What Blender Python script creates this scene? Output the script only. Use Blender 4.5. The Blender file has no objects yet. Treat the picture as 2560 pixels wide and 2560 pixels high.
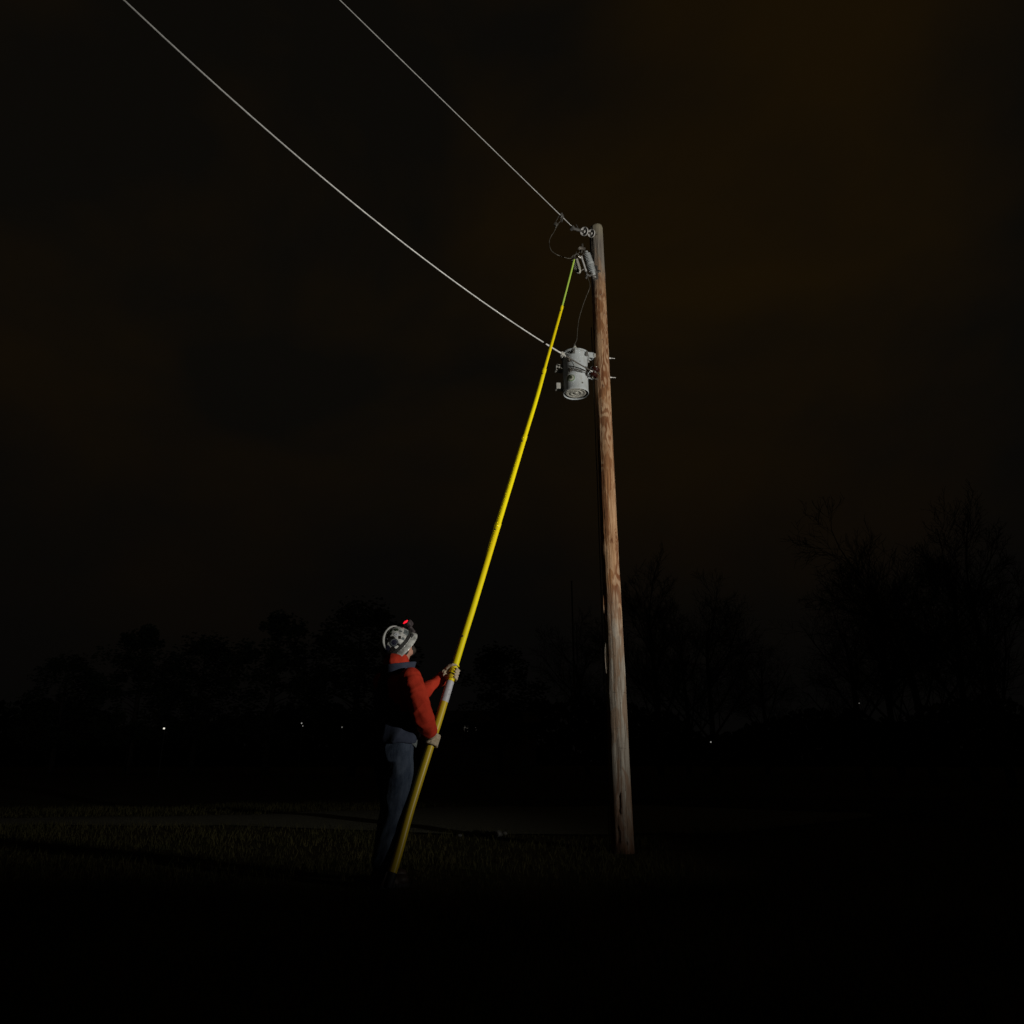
import bpy, math, random
from mathutils import Vector, Matrix, noise

# ------------------------------------------------------------------ camera, sky, light, exposure
SC = bpy.context.scene
COL = SC.collection
F_PX, CX, CY = 1854.0, 1280.0, 1280.0          # lens of the photograph, in its pixels
CAM_H = 0.85
PITCH = math.radians(18.63)
cam_d = bpy.data.cameras.new('camera')
cam_d.sensor_width = 36.0
cam_d.lens = 36.0 * F_PX / 2560.0
cam_d.clip_end = 2000
cam = bpy.data.objects.new('camera', cam_d)
COL.objects.link(cam)
cam.location = (0, 0, CAM_H)
cam.rotation_euler = (math.radians(90) + PITCH, 0, 0)
SC.camera = cam

SC.view_settings.view_transform = 'Standard'
SC.view_settings.look = 'None'
SC.view_settings.exposure = 0.0
SC.view_settings.gamma = 1.0
SC.cycles.use_denoising = True
SC.cycles.max_bounces = 6
SC.cycles.sample_clamp_indirect = 4.0

world = bpy.data.worlds.new('World')
SC.world = world
world.use_nodes = True
wt = world.node_tree
wt.nodes.clear()
w_out = wt.nodes.new('ShaderNodeOutputWorld')
w_bg = wt.nodes.new('ShaderNodeBackground')
w_tc = wt.nodes.new('ShaderNodeTexCoord')
w_map = wt.nodes.new('ShaderNodeMapping')
w_map.inputs['Location'].default_value = (1.6, 0.3, 0.7)
w_map.inputs['Scale'].default_value = (1.0, 1.0, 1.7)
w_n1 = wt.nodes.new('ShaderNodeTexNoise')       # cloud banks
w_n1.inputs['Scale'].default_value = 1.9
w_n1.inputs['Detail'].default_value = 5
w_n1.inputs['Roughness'].default_value = 0.5
w_n1.inputs['Distortion'].default_value = 0.25
w_r1 = wt.nodes.new('ShaderNodeValToRGB')       # town glow on the underside of the cloud
w_r1.color_ramp.elements[0].position = 0.42
w_r1.color_ramp.elements[0].color = (0.0033, 0.0028, 0.0020, 1)
w_r1.color_ramp.elements[1].position = 0.70
w_r1.color_ramp.elements[1].color = (0.0088, 0.0050, 0.0013, 1)
wt.links.new(w_tc.outputs['Generated'], w_map.inputs['Vector'])
wt.links.new(w_map.outputs['Vector'], w_n1.inputs['Vector'])
wt.links.new(w_n1.outputs['Fac'], w_r1.inputs['Fac'])
w_sep = wt.nodes.new('ShaderNodeSeparateXYZ')     # the glow fades out in the murk low over the horizon
wt.links.new(w_tc.outputs['Generated'], w_sep.inputs[0])
w_mr = wt.nodes.new('ShaderNodeMapRange')
w_mr.interpolation_type = 'SMOOTHSTEP'
w_mr.inputs['From Min'].default_value = 0.0
w_mr.inputs['From Max'].default_value = 0.58
wt.links.new(w_sep.outputs['Z'], w_mr.inputs['Value'])
w_mix = wt.nodes.new('ShaderNodeMix'); w_mix.data_type = 'RGBA'
w_mix.inputs[6].default_value = (0.0015, 0.0014, 0.0013, 1)
wt.links.new(w_mr.outputs['Result'], w_mix.inputs[0])
wt.links.new(w_r1.outputs['Color'], w_mix.inputs[7])
wt.links.new(w_mix.outputs[2], w_bg.inputs['Color'])
w_bg.inputs['Strength'].default_value = 1.0
wt.links.new(w_bg.outputs['Background'], w_out.inputs['Surface'])

# the crew's work light: one white flood standing to the right of the photographer, aimed up the pole
LIGHT_AT = Vector((6.9, 1.4, 1.7))
LIGHT_AIM = Vector((0.1, 7.4, 5.5))
sp = bpy.data.lights.new('work_light', 'SPOT')
sp.energy = 3300
sp.color = (1.0, 0.97, 0.90)
sp.spot_size = math.radians(74)
sp.spot_blend = 1.0
sp.shadow_soft_size = 0.05
spo = bpy.data.objects.new('work_light', sp)
COL.objects.link(spo)
spo.location = LIGHT_AT
spo.rotation_euler = (LIGHT_AIM - LIGHT_AT).to_track_quat('-Z', 'Y').to_euler()

# ------------------------------------------------------------------ helpers
def P(px, py, D):
    """point of the place seen at photograph pixel (px,py), D metres in front of the camera along the ground"""
    u, v = (px - CX) / F_PX, (CY - py) / F_PX
    fy = math.cos(PITCH) - v * math.sin(PITCH)
    fz = math.sin(PITCH) + v * math.cos(PITCH)
    s = D / fy
    return Vector((u * s, D, CAM_H + fz * s))

def plane_hit(px, py, A, n):
    u, v = (px - CX) / F_PX, (CY - py) / F_PX
    d = Vector((u, math.cos(PITCH) - v * math.sin(PITCH), math.sin(PITCH) + v * math.cos(PITCH)))
    o = Vector((0, 0, CAM_H))
    return o + d * ((A - o).dot(n) / d.dot(n))

def perp(d):
    d = d.normalized()
    a = Vector((0, 0, 1)) if abs(d.z) < 0.9 else Vector((1, 0, 0))
    u = d.cross(a).normalized()
    return u, d.cross(u).normalized()

def smooth_path(pts, n=6):
    pts = [Vector(p) for p in pts]
    if len(pts) < 3:
        return pts
    out = []
    ext = [pts[0] * 2 - pts[1]] + pts + [pts[-1] * 2 - pts[-2]]
    for i in range(1, len(ext) - 2):
        a, b, c, d = ext[i - 1], ext[i], ext[i + 1], ext[i + 2]
        for k in range(n):
            t = k / n
            out.append(0.5 * ((2 * b) + (c - a) * t + (2 * a - 5 * b + 4 * c - d) * t * t + (3 * b - a - 3 * c + d) * t ** 3))
    out.append(pts[-1])
    return out

def lerp_list(vals, n):
    out = []
    m = len(vals) - 1
    for i in range(n):
        t = i / (n - 1) * m
        k = min(int(t), m - 1)
        out.append(vals[k] + (vals[k + 1] - vals[k]) * (t - k))
    return out

class MB:
    def __init__(self):
        self.v, self.f, self.m = [], [], []
    def face(self, idx, mi=0):
        self.f.append(tuple(idx)); self.m.append(mi)
    def rings(self, rings, cap=True, mi=0, closed=True):
        n = len(rings[0]); b = len(self.v)
        for r in rings:
            self.v.extend([Vector(p) for p in r])
        for i in range(len(rings) - 1):
            for k in range(n if closed else n - 1):
                k2 = (k + 1) % n
                self.face((b + i * n + k, b + i * n + k2, b + (i + 1) * n + k2, b + (i + 1) * n + k), mi)
        if cap:
            self.face([b + k for k in range(n)][::-1], mi)
            self.face([b + (len(rings) - 1) * n + k for k in range(n)], mi)
    def tube(self, pts, r, seg=10, cap=True, mi=0):
        pts = [Vector(p) for p in pts]
        rr = r if isinstance(r, (list, tuple)) else [r] * len(pts)
        if len(rr) != len(pts):
            rr = lerp_list(list(rr), len(pts))
        d0 = (pts[1] - pts[0]).normalized()
        u, w = perp(d0)
        rings = []
        prev = d0
        for i, p in enumerate(pts):
            a = pts[max(i - 1, 0)]; c = pts[min(i + 1, len(pts) - 1)]
            d = (c - a)
            d = d.normalized() if d.length > 1e-9 else prev
            q = prev.rotation_difference(d)
            u = (q @ u); u = (u - d * u.dot(d)).normalized()
            w = d.cross(u).normalized()
            prev = d
            rings.append([p + (u * math.cos(2 * math.pi * k / seg) + w * math.sin(2 * math.pi * k / seg)) * rr[i] for k in range(seg)])
        self.rings(rings, cap, mi)
        return self
    def lathe(self, base, axis, prof, seg=24, mi=0, cap=True):
        """prof: list of (distance along axis, radius)"""
        axis = Vector(axis).normalized(); base = Vector(base)
        u, w = perp(axis)
        rings = []
        for h, r in prof:
            rings.append([base + axis * h + (u * math.cos(2 * math.pi * k / seg) + w * math.sin(2 * math.pi * k / seg)) * max(r, 1e-4) for k in range(seg)])
        self.rings(rings, cap, mi)
        return self
    def ell(self, c, u, v, w, seg=16, st=10, mi=0):
        c = Vector(c); rings = []
        for i in range(st + 1):
            a = -math.pi / 2 + math.pi * i / st
            ca, sa = max(math.cos(a), 0.02), math.sin(a)
            rings.append([c + w * sa + (u * math.cos(2 * math.pi * k / seg) + v * math.sin(2 * math.pi * k / seg)) * ca for k in range(seg)])
        self.rings(rings, True, mi)
        return self
    def loft(self, secs, seg=28, mi=0):
        """secs: (centre, u vector, v vector[, exponent])"""
        rings = []
        for s in secs:
            c, u, v = Vector(s[0]), Vector(s[1]), Vector(s[2])
            e = s[3] if len(s) > 3 else 2.0
            r = []
            for k in range(seg):
                a = 2 * math.pi * k / seg
                ca, sa = math.cos(a), math.sin(a)
                r.append(c + u * (math.copysign(abs(ca) ** (2 / e), ca)) + v * (math.copysign(abs(sa) ** (2 / e), sa)))
            rings.append(r)
        self.rings(rings, True, mi)
        return self
    def box(self, c, u, v, w, bev=0.12, mi=0):
        """box with chamfered long edges; u,v,w are half extents as vectors"""
        c = Vector(c); b = bev
        sq = [(1, 1 - b), (1 - b, 1), (-1 + b, 1), (-1, 1 - b), (-1, -1 + b), (-1 + b, -1), (1 - b, -1), (1, -1 + b)]
        rings = []
        for h, s in ((-1, 1 - b * .6), (-1 + b, 1), (1 - b, 1), (1, 1 - b * .6)):
            rings.append([c + w * h + (u * x + v * y) * s for x, y in sq])
        self.rings(rings, True, mi)
        return self
    def mesh(self, name, off=Vector((0, 0, 0)), smooth=True):
        me = bpy.data.meshes.new(name)
        me.from_pydata([tuple(p - off) for p in self.v], [], self.f)
        if smooth:
            me.polygons.foreach_set('use_smooth', [True] * len(me.polygons))
        if any(self.m):
            me.polygons.foreach_set('material_index', self.m)
        me.update()
        return me
    def build(self, name, mats, parent=None, off=None, smooth=True, sharp=40):
        off = off if off is not None else (parent_off(parent) if parent else Vector((0, 0, 0)))
        me = self.mesh(name, off, smooth)
        if smooth and sharp:
            me.set_sharp_from_angle(angle=math.radians(sharp))
        return link(name, me, mats, parent)

def parent_off(o):
    off = Vector((0, 0, 0))
    while o:
        off += o.location
        o = o.parent
    return off

def link(name, me, mats, parent=None):
    o = bpy.data.objects.new(name, me)
    COL.objects.link(o)
    for m in (mats if isinstance(mats, (list, tuple)) else [mats]):
        me.materials.append(m)
    if parent:
        o.parent = parent
    return o

def empty(name, loc, label, cat, group=None):
    o = bpy.data.objects.new(name, None)
    o.empty_display_size = 0.1
    COL.objects.link(o)
    o.location = loc
    return tag(o, label, cat, group)

def tag(o, label=None, cat=None, group=None, kind=None):
    if label: o['label'] = label
    if cat: o['category'] = cat
    if group: o['group'] = group
    if kind: o['kind'] = kind
    return o

def remesh(mb, voxel, it=3, fac=0.5):
    me = mb.mesh('tmp', Vector((0, 0, 0)), False)
    o = bpy.data.objects.new('tmp', me)
    COL.objects.link(o)
    m = o.modifiers.new('r', 'REMESH'); m.mode = 'VOXEL'; m.voxel_size = voxel
    if it:
        s = o.modifiers.new('s', 'SMOOTH'); s.factor = fac; s.iterations = it
    dg = bpy.context.evaluated_depsgraph_get()
    dg.update()
    res = bpy.data.meshes.new_from_object(o.evaluated_get(dg))
    bpy.data.objects.remove(o)
    bpy.data.meshes.remove(me)
    return res

def soft_part(name, mb, voxel, mat_, parent, it=3, wrinkle=None, fac=0.5):
    """a continuous cloth or skin surface grown from overlapping shapes, in place"""
    me = remesh(mb, voxel, it, fac)
    off = parent_off(parent)
    if wrinkle:
        nrm = [v.normal.copy() for v in me.vertices]
        for v, n in zip(me.vertices, nrm):
            v.co += n * wrinkle(v.co)
    for v in me.vertices:
        v.co -= off
    me.polygons.foreach_set('use_smooth', [True] * len(me.polygons))
    me.name = name
    me.materials.clear()
    me.update()
    return link(name, me, mat_, parent)

# ------------------------------------------------------------------ materials
def new_mat(name):
    m = bpy.data.materials.new(name)
    m.use_nodes = True
    nt = m.node_tree
    return m, nt, nt.nodes['Principled BSDF']

def N(nt, t, **kw):
    n = nt.nodes.new(t)
    for k, v in kw.items():
        if k in n.inputs: n.inputs[k].default_value = v
        else: setattr(n, k, v)
    return n

def mathn(nt, op, a, b=None, clamp=False):
    n = nt.nodes.new('ShaderNodeMath'); n.operation = op; n.use_clamp = clamp
    for i, x in enumerate((a, b)):
        if x is None: continue
        if isinstance(x, (int, float)): n.inputs[i].default_value = x
        else: nt.links.new(x, n.inputs[i])
    return n.outputs[0]

def mixc(nt, fac, a, b):
    n = nt.nodes.new('ShaderNodeMix'); n.data_type = 'RGBA'
    if isinstance(fac, (int, float)): n.inputs[0].default_value = fac
    else: nt.links.new(fac, n.inputs[0])
    for i, x in ((6, a), (7, b)):
        if isinstance(x, (tuple, list)): n.inputs[i].default_value = (*x[:3], 1)
        else: nt.links.new(x, n.inputs[i])
    return n.outputs[2]

def noise_out(nt, scale, detail=4, rough=0.55, vec=(1, 1, 1), dist=0.0, loc=(0, 0, 0)):
    tc = N(nt, 'ShaderNodeTexCoord'); mp = N(nt, 'ShaderNodeMapping')
    mp.inputs['Scale'].default_value = vec
    mp.inputs['Location'].default_value = loc
    nn = N(nt, 'ShaderNodeTexNoise', Scale=scale, Detail=detail, Roughness=rough, Distortion=dist)
    nt.links.new(tc.outputs['Object'], mp.inputs['Vector'])
    nt.links.new(mp.outputs['Vector'], nn.inputs['Vector'])
    return nn.outputs['Fac']

def ramp(nt, src, p0, p1, c0=(0, 0, 0), c1=(1, 1, 1)):
    r = nt.nodes.new('ShaderNodeValToRGB')
    r.color_ramp.elements[0].position = p0; r.color_ramp.elements[0].color = (*c0, 1)
    r.color_ramp.elements[1].position = p1; r.color_ramp.elements[1].color = (*c1, 1)
    nt.links.new(src, r.inputs['Fac'])
    return r.outputs['Color']

def bump(nt, bs, src, strength=0.3, dist=0.01):
    b = N(nt, 'ShaderNodeBump'); b.inputs['Strength'].default_value = strength; b.inputs['Distance'].default_value = dist
    nt.links.new(src, b.inputs['Height'])
    nt.links.new(b.outputs['Normal'], bs.inputs['Normal'])

def mottled(name, c1, c2, scale=20, p=(0.4, 0.7), rough=0.6, metal=0.0, vec=(1, 1, 1), bmp=0.0, bscale=None, detail=4, spec=0.5, bdist=0.005):
    m, nt, bs = new_mat(name)
    s = noise_out(nt, scale, detail, 0.6, vec)
    nt.links.new(mixc(nt, ramp(nt, s, p[0], p[1]), c1, c2), bs.inputs['Base Color'])
    bs.inputs['Roughness'].default_value = rough
    bs.inputs['Metallic'].default_value = metal
    bs.inputs['Specular IOR Level'].default_value = spec
    if bmp:
        bump(nt, bs, noise_out(nt, bscale or scale * 2, 4, 0.6, vec), bmp, bdist)
    return m

def emit(name, col, strength):
    m, nt, bs = new_mat(name)
    bs.inputs['Base Color'].default_value = (*[min(c, .8) for c in col], 1)
    bs.inputs['Emission Color'].default_value = (*col, 1)
    bs.inputs['Emission Strength'].default_value = strength
    return m

def wood_mat():
    m, nt, bs = new_mat('weathered_pole_wood')
    tc = N(nt, 'ShaderNodeTexCoord')
    sep = N(nt, 'ShaderNodeSeparateXYZ'); nt.links.new(tc.outputs['Object'], sep.inputs[0])
    z = sep.outputs['Z']
    # growth rings cut by the peeled surface: contour bands of a stretched noise
    fld = noise_out(nt, 1.0, 2.5, 0.45, (5.2, 5.2, 1.5), 0.3)
    band = mathn(nt, 'SINE', mathn(nt, 'MULTIPLY', fld, 85))
    band = mathn(nt, 'MULTIPLY_ADD', band, 0.5); nt.nodes[-1].inputs[2].default_value = 0.5
    patch = ramp(nt, noise_out(nt, 1.0, 3, 0.6, (10, 10, 2.6), 0.6, (3, 1, 2)), 0.49, 0.54)
    streak = noise_out(nt, 1.0, 6, 0.65, (55, 55, 2.4))
    fine = noise_out(nt, 1.0, 3, 0.6, (160, 160, 5))
    tan = mixc(nt, ramp(nt, streak, 0.38, 0.64), (0.23, 0.115, 0.05), (0.46, 0.29, 0.165))
    rust = mixc(nt, ramp(nt, streak, 0.38, 0.62), (0.12, 0.044, 0.017), (0.30, 0.145, 0.06))
    brown = mixc(nt, patch, tan, rust)
    ring_c = mixc(nt, ramp(nt, band, 0.35, 0.75), (0.15, 0.052, 0.018), (0.40, 0.26, 0.155))
    ringy = ramp(nt, noise_out(nt, 1.0, 2, 0.5, (5.5, 5.5, 2.3), 0.3, (9, 4, 1)), 0.50, 0.55)
    brown = mixc(nt, mathn(nt, 'MULTIPLY', ringy, 0.7), brown, ring_c)
    # knot figures: rings round scattered centres
    vk = N(nt, 'ShaderNodeTexVoronoi', Scale=1.0); mk = N(nt, 'ShaderNodeMapping'); mk.inputs['Scale'].default_value = (5.5, 5.5, 2.1); mk.inputs['Location'].default_value = (2.3, 0.7, 0.4)
    nt.links.new(tc.outputs['Object'], mk.inputs['Vector']); nt.links.new(mk.outputs['Vector'], vk.inputs['Vector'])
    kd = mathn(nt, 'ADD', vk.outputs['Distance'], mathn(nt, 'MULTIPLY', noise_out(nt, 6, 3, 0.5, (1, 1, .4)), 0.12))
    kr = mathn(nt, 'SINE', mathn(nt, 'MULTIPLY', kd, 78))
    km = mathn(nt, 'MULTIPLY', ramp(nt, kd, 0.20, 0.36, (1, 1, 1), (0, 0, 0)), ramp(nt, kr, 0.0, 0.6))
    brown = mixc(nt, mathn(nt, 'MULTIPLY', km, 0.75), brown, (0.13, 0.042, 0.013))
    brown = mixc(nt, ramp(nt, kd, 0.085, 0.13, (1, 1, 1), (0, 0, 0)), brown, (0.05, 0.018, 0.008))
    grey = mixc(nt, ramp(nt, streak, 0.38, 0.63), (0.155, 0.12, 0.09), (0.36, 0.325, 0.27))
    grey = mixc(nt, mathn(nt, 'MULTIPLY', patch, 0.6), grey, (0.19, 0.11, 0.06))
    wob = mathn(nt, 'MULTIPLY', mathn(nt, 'SUBTRACT', noise_out(nt, 1.0, 4, 0.65, (6, 6, 1.2)), 0.5), 2.2)
    zz = mathn(nt, 'ADD', z, wob)
    mr = N(nt, 'ShaderNodeMapRange'); mr.inputs['From Min'].default_value = 1.9; mr.inputs['From Max'].default_value = 2.7
    nt.links.new(zz, mr.inputs['Value'])
    col = mixc(nt, mr.outputs['Result'], grey, brown)
    mr2 = N(nt, 'ShaderNodeMapRange'); mr2.inputs['From Min'].default_value = 6.35; mr2.inputs['From Max'].default_value = 6.95
    nt.links.new(zz, mr2.inputs['Value'])
    topg = mixc(nt, ramp(nt, streak, 0.3, 0.7), (0.115, 0.095, 0.08), (0.25, 0.22, 0.18))
    mr3 = N(nt, 'ShaderNodeMapRange'); mr3.inputs['From Min'].default_value = 7.2; mr3.inputs['From Max'].default_value = 7.5
    nt.links.new(z, mr3.inputs['Value'])
    topg = mixc(nt, mathn(nt, 'MULTIPLY', mr3.outputs['Result'], 0.7), topg, (0.27, 0.24, 0.15))
    col = mixc(nt, mr2.outputs['Result'], col, topg)
    # darker red-brown towards the foot
    mr4 = N(nt, 'ShaderNodeMapRange'); mr4.inputs['From Min'].default_value = 0.75; mr4.inputs['From Max'].default_value = 0.1
    nt.links.new(zz, mr4.inputs['Value'])
    col = mixc(nt, mathn(nt, 'MULTIPLY', mr4.outputs['Result'], 0.8), col, (0.13, 0.055, 0.028))
    # black knots and old spike holes
    vor = N(nt, 'ShaderNodeTexVoronoi', Scale=1.0); mp = N(nt, 'ShaderNodeMapping'); mp.inputs['Scale'].default_value = (9, 9, 3.6)
    nt.links.new(tc.outputs['Object'], mp.inputs['Vector']); nt.links.new(mp.outputs['Vector'], vor.inputs['Vector'])
    hole = ramp(nt, vor.outputs['Distance'], 0.03, 0.09, (1, 1, 1), (0, 0, 0))
    col = mixc(nt, mathn(nt, 'MULTIPLY', hole, 0.85), col, (0.02, 0.012, 0.008))
    # old shallow saw marks low down
    for zc_, off_ in ((1.534, 3.0), (1.175, 7.0), (0.984, 11.0)):
        wv = mathn(nt, 'MULTIPLY', mathn(nt, 'SUBTRACT', noise_out(nt, 9, 2, 0.5, (1, 1, 0), 0, (off_, 0, 0)), 0.5), 0.03)
        dl = mathn(nt, 'ABSOLUTE', mathn(nt, 'SUBTRACT', mathn(nt, 'ADD', z, wv), zc_))
        ln_ = mathn(nt, 'MULTIPLY', mathn(nt, 'LESS_THAN', dl, 0.0026), ramp(nt, noise_out(nt, 11, 2, 0.5, (1, 1, 0), 0, (0, off_, 0)), 0.50, 0.58))
        col = mixc(nt, mathn(nt, 'MULTIPLY', ln_, 0.8), col, (0.03, 0.02, 0.014))
    # drying checks
    chk = ramp(nt, noise_out(nt, 1.0, 5, 0.7, (42, 42, 0.9), 0.3, (5, 5, 5)), 0.315, 0.345, (1, 1, 1), (0, 0, 0))
    col = mixc(nt, mathn(nt, 'MULTIPLY', chk, 0.6), col, (0.035, 0.022, 0.014))
    nt.links.new(col, bs.inputs['Base Color'])
    bs.inputs['Roughness'].default_value = 0.85
    bs.inputs['Specular IOR Level'].default_value = 0.25
    h = mathn(nt, 'ADD', mathn(nt, 'MULTIPLY', streak, 1.0), mathn(nt, 'MULTIPLY', fine, 0.5))
    h = mathn(nt, 'SUBTRACT', h, mathn(nt, 'MULTIPLY', chk, 1.2))
    bump(nt, bs, h, 0.8, 0.014)
    return m

def stick_mat(name, c1, c2, c3):
    m, nt, bs = new_mat(name)
    a = ramp(nt, noise_out(nt, 1.2, 3, 0.5, (1, 1, 1)), 0.35, 0.70)
    col = mixc(nt, a, c1, c2)
    scr = ramp(nt, noise_out(nt, 1.0, 5, 0.7, (90, 90, 7)), 0.62, 0.70)
    col = mixc(nt, mathn(nt, 'MULTIPLY', scr, 0.30), col, c3)
    nt.links.new(col, bs.inputs['Base Color'])
    bs.inputs['Roughness'].default_value = 0.36
    bs.inputs['Specular IOR Level'].default_value = 0.35
    return m

def denim_mat():
    m, nt, bs = new_mat('blue_denim')
    s = noise_out(nt, 13, 6, 0.65, (1, 1, 0.4))
    f = noise_out(nt, 260, 2, 0.5, (1, 1, 0.4))
    col = mixc(nt, ramp(nt, s, 0.35, 0.68), (0.020, 0.031, 0.056), (0.078, 0.100, 0.140))
    col = mixc(nt, mathn(nt, 'MULTIPLY', ramp(nt, f, 0.4, 0.7), 0.35), col, (0.085, 0.10, 0.125))
    nt.links.new(col, bs.inputs['Base Color'])
    bs.inputs['Roughness'].default_value = 0.9
    bs.inputs['Specular IOR Level'].default_value = 0.15
    bump(nt, bs, noise_out(nt, 28, 5, 0.65, (1, 1, 0.7)), 0.5, 0.006)
    return m

M = {}
M['wood'] = wood_mat()
M['galv'] = mottled('dull_galvanised_steel', (0.19, 0.18, 0.165), (0.33, 0.32, 0.30), 30, (0.35, 0.7), 0.5, 0.75, bmp=0.2, bscale=120)
M['dark_metal'] = mottled('tarnished_bronze_metal', (0.09, 0.078, 0.066), (0.21, 0.19, 0.16), 60, (0.35, 0.7), 0.5, 0.7)
M['bright_metal'] = mottled('worn_bright_metal', (0.45, 0.42, 0.36), (0.62, 0.6, 0.55), 40, (0.35, 0.7), 0.32, 0.9)
M['wire'] = mottled('aluminium_wire', (0.50, 0.49, 0.47), (0.70, 0.69, 0.66), 25, (0.4, 0.65), 0.45, 0.25, vec=(1, 1, 1))
M['thin_wire'] = mottled('dark_copper_wire', (0.07, 0.06, 0.045), (0.13, 0.12, 0.10), 25, (0.4, 0.65), 0.6, 0.5)
M['tank'] = mottled('grey_tank_paint', (0.38, 0.405, 0.41), (0.30, 0.30, 0.275), 7, (0.50, 0.72), 0.5, 0.0, vec=(2, 2, .8), bmp=0.06, bscale=60, detail=7)
M['tank_tan'] = mottled('dusty_tank_fittings', (0.30, 0.29, 0.255), (0.37, 0.36, 0.33), 14, (0.4, 0.7), 0.6)  # warm grey, a little browner than the tank paint
M['porcelain'] = mottled('grey_porcelain_glaze', (0.33, 0.345, 0.345), (0.41, 0.425, 0.42), 12, (0.4, 0.7), 0.3)
M['porcelain_warm'] = mottled('dusty_pale_porcelain', (0.34, 0.33, 0.28), (0.45, 0.44, 0.39), 18, (0.4, 0.7), 0.4)
M['polymer'] = mottled('pale_grey_insulator', (0.37, 0.355, 0.335), (0.47, 0.455, 0.43), 18, (0.4, 0.7), 0.5)
M['brown_glaze'] = mottled('dark_red_brown_glaze', (0.020, 0.005, 0.004), (0.034, 0.009, 0.006), 12, (0.4, 0.7), 0.16)
M['green_ring'] = mottled('green_rubber_ring', (0.16, 0.22, 0.13), (0.22, 0.29, 0.19), 20, (0.4, 0.7), 0.5)
M['dark_green'] = mottled('dark_green_rubber', (0.02, 0.03, 0.008), (0.045, 0.055, 0.02), 30, (0.4, 0.7), 0.6)
M['fuse_tube'] = mottled('grey_fibre_fuse_tube', (0.34, 0.33, 0.32), (0.43, 0.42, 0.405), 25, (0.4, 0.7), 0.55)
M['yellow'] = stick_mat('yellow_fibreglass', (0.86, 0.735, 0.004), (0.80, 0.62, 0.004), (0.42, 0.25, 0.02))
M['yellow_old'] = stick_mat('worn_yellow_fibreglass', (0.66, 0.48, 0.02), (0.58, 0.40, 0.018), (0.5, 0.4, 0.2))
M['green'] = stick_mat('bright_green_fibreglass', (0.46, 0.66, 0.10), (0.40, 0.58, 0.085), (0.3, 0.35, 0.1))
M['label_white'] = mottled('scuffed_white_label', (0.50, 0.50, 0.53), (0.25, 0.24, 0.24), 24, (0.53, 0.66), 0.5, vec=(1, 1, 1.6), detail=6)
M['black_rubber'] = mottled('black_rubber', (0.010, 0.010, 0.010), (0.025, 0.025, 0.024), 30, (0.4, 0.7), 0.65)
M['red_cloth'] = mottled('rust_red_cotton', (0.42, 0.032, 0.015), (0.55, 0.050, 0.023), 9, (0.35, 0.7), 0.92, bmp=0.35, bscale=20, spec=0.12, bdist=0.008)
M['vest_cloth'] = mottled('dark_navy_canvas', (0.030, 0.037, 0.060), (0.056, 0.066, 0.098), 12, (0.35, 0.7), 0.9, bmp=0.4, bscale=25, spec=0.15)
M['denim'] = denim_mat()
M['leather'] = mottled('cream_work_leather', (0.42, 0.34, 0.23), (0.56, 0.47, 0.34), 30, (0.35, 0.7), 0.8, bmp=0.35, bscale=70, spec=0.2)
M['boot'] = mottled('dark_brown_leather', (0.035, 0.022, 0.014), (0.06, 0.04, 0.025), 20, (0.4, 0.7), 0.6)
M['skin'] = mottled('skin', (0.46, 0.235, 0.16), (0.54, 0.29, 0.21), 25, (0.4, 0.7), 0.6)
M['hair'] = mottled('dark_hair', (0.015, 0.011, 0.008), (0.04, 0.03, 0.022), 60, (0.4, 0.7), 0.7, vec=(1, 1, .3), bmp=0.6, bscale=150)
M['helmet'] = mottled('scuffed_white_helmet_shell', (0.30, 0.30, 0.28), (0.66, 0.66, 0.62), 28, (0.38, 0.56), 0.14, detail=8)
M['helmet_ridge'] = mottled('white_helmet_shell', (0.60, 0.60, 0.57), (0.66, 0.66, 0.63), 16, (0.35, 0.65), 0.35)
M['sticker_navy'] = mottled('navy_sticker', (0.018, 0.018, 0.036), (0.035, 0.035, 0.06), 60, (0.4, 0.6), 0.3)
M['sticker_green'] = mottled('dark_green_sticker', (0.025, 0.045, 0.02), (0.06, 0.085, 0.05), 70, (0.4, 0.6), 0.35)
M['sticker_black'] = mottled('black_sticker', (0.010, 0.010, 0.010), (0.03, 0.025, 0.022), 60, (0.4, 0.6), 0.3)  # stickers, and the painted shade on the helmet's rear
M['sticker_grey'] = mottled('grey_sticker', (0.10, 0.12, 0.12), (0.2, 0.22, 0.22), 60, (0.4, 0.6), 0.35)
M['sticker_white'] = mottled('white_sticker', (0.50, 0.52, 0.55), (0.6, 0.6, 0.62), 60, (0.4, 0.6), 0.3)
M['strap'] = mottled('black_elastic_strap', (0.008, 0.008, 0.007), (0.018, 0.018, 0.015), 60, (0.4, 0.6), 0.8)
M['lamp_plastic'] = mottled('dark_lamp_plastic', (0.03, 0.025, 0.027), (0.07, 0.055, 0.058), 40, (0.4, 0.6), 0.4)
M['red_lens'] = emit('glowing_red_lens', (1.0, 0.012, 0.03), 1.1)
M['lamp_lens'] = emit('lit_headlamp_lens', (1.0, 0.97, 0.9), 2.0)
M['far_lamp'] = emit('far_lamp_glow', (1.0, 0.95, 0.82), 1.0)
M['far_lamp_dim'] = emit('far_dim_lamp_glow', (1.0, 0.97, 0.92), 0.28)
M['far_lamp_faint'] = emit('far_faint_lamp_glow', (1.0, 0.95, 0.88), 0.10)
M['window_glow'] = emit('faintly_lit_window', (1.0, 0.92, 0.78), 0.035)
M['house_wall'] = mottled('grey_clapboard', (0.16, 0.16, 0.15), (0.22, 0.21, 0.2), 4, (0.4, 0.6), 0.8)
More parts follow.
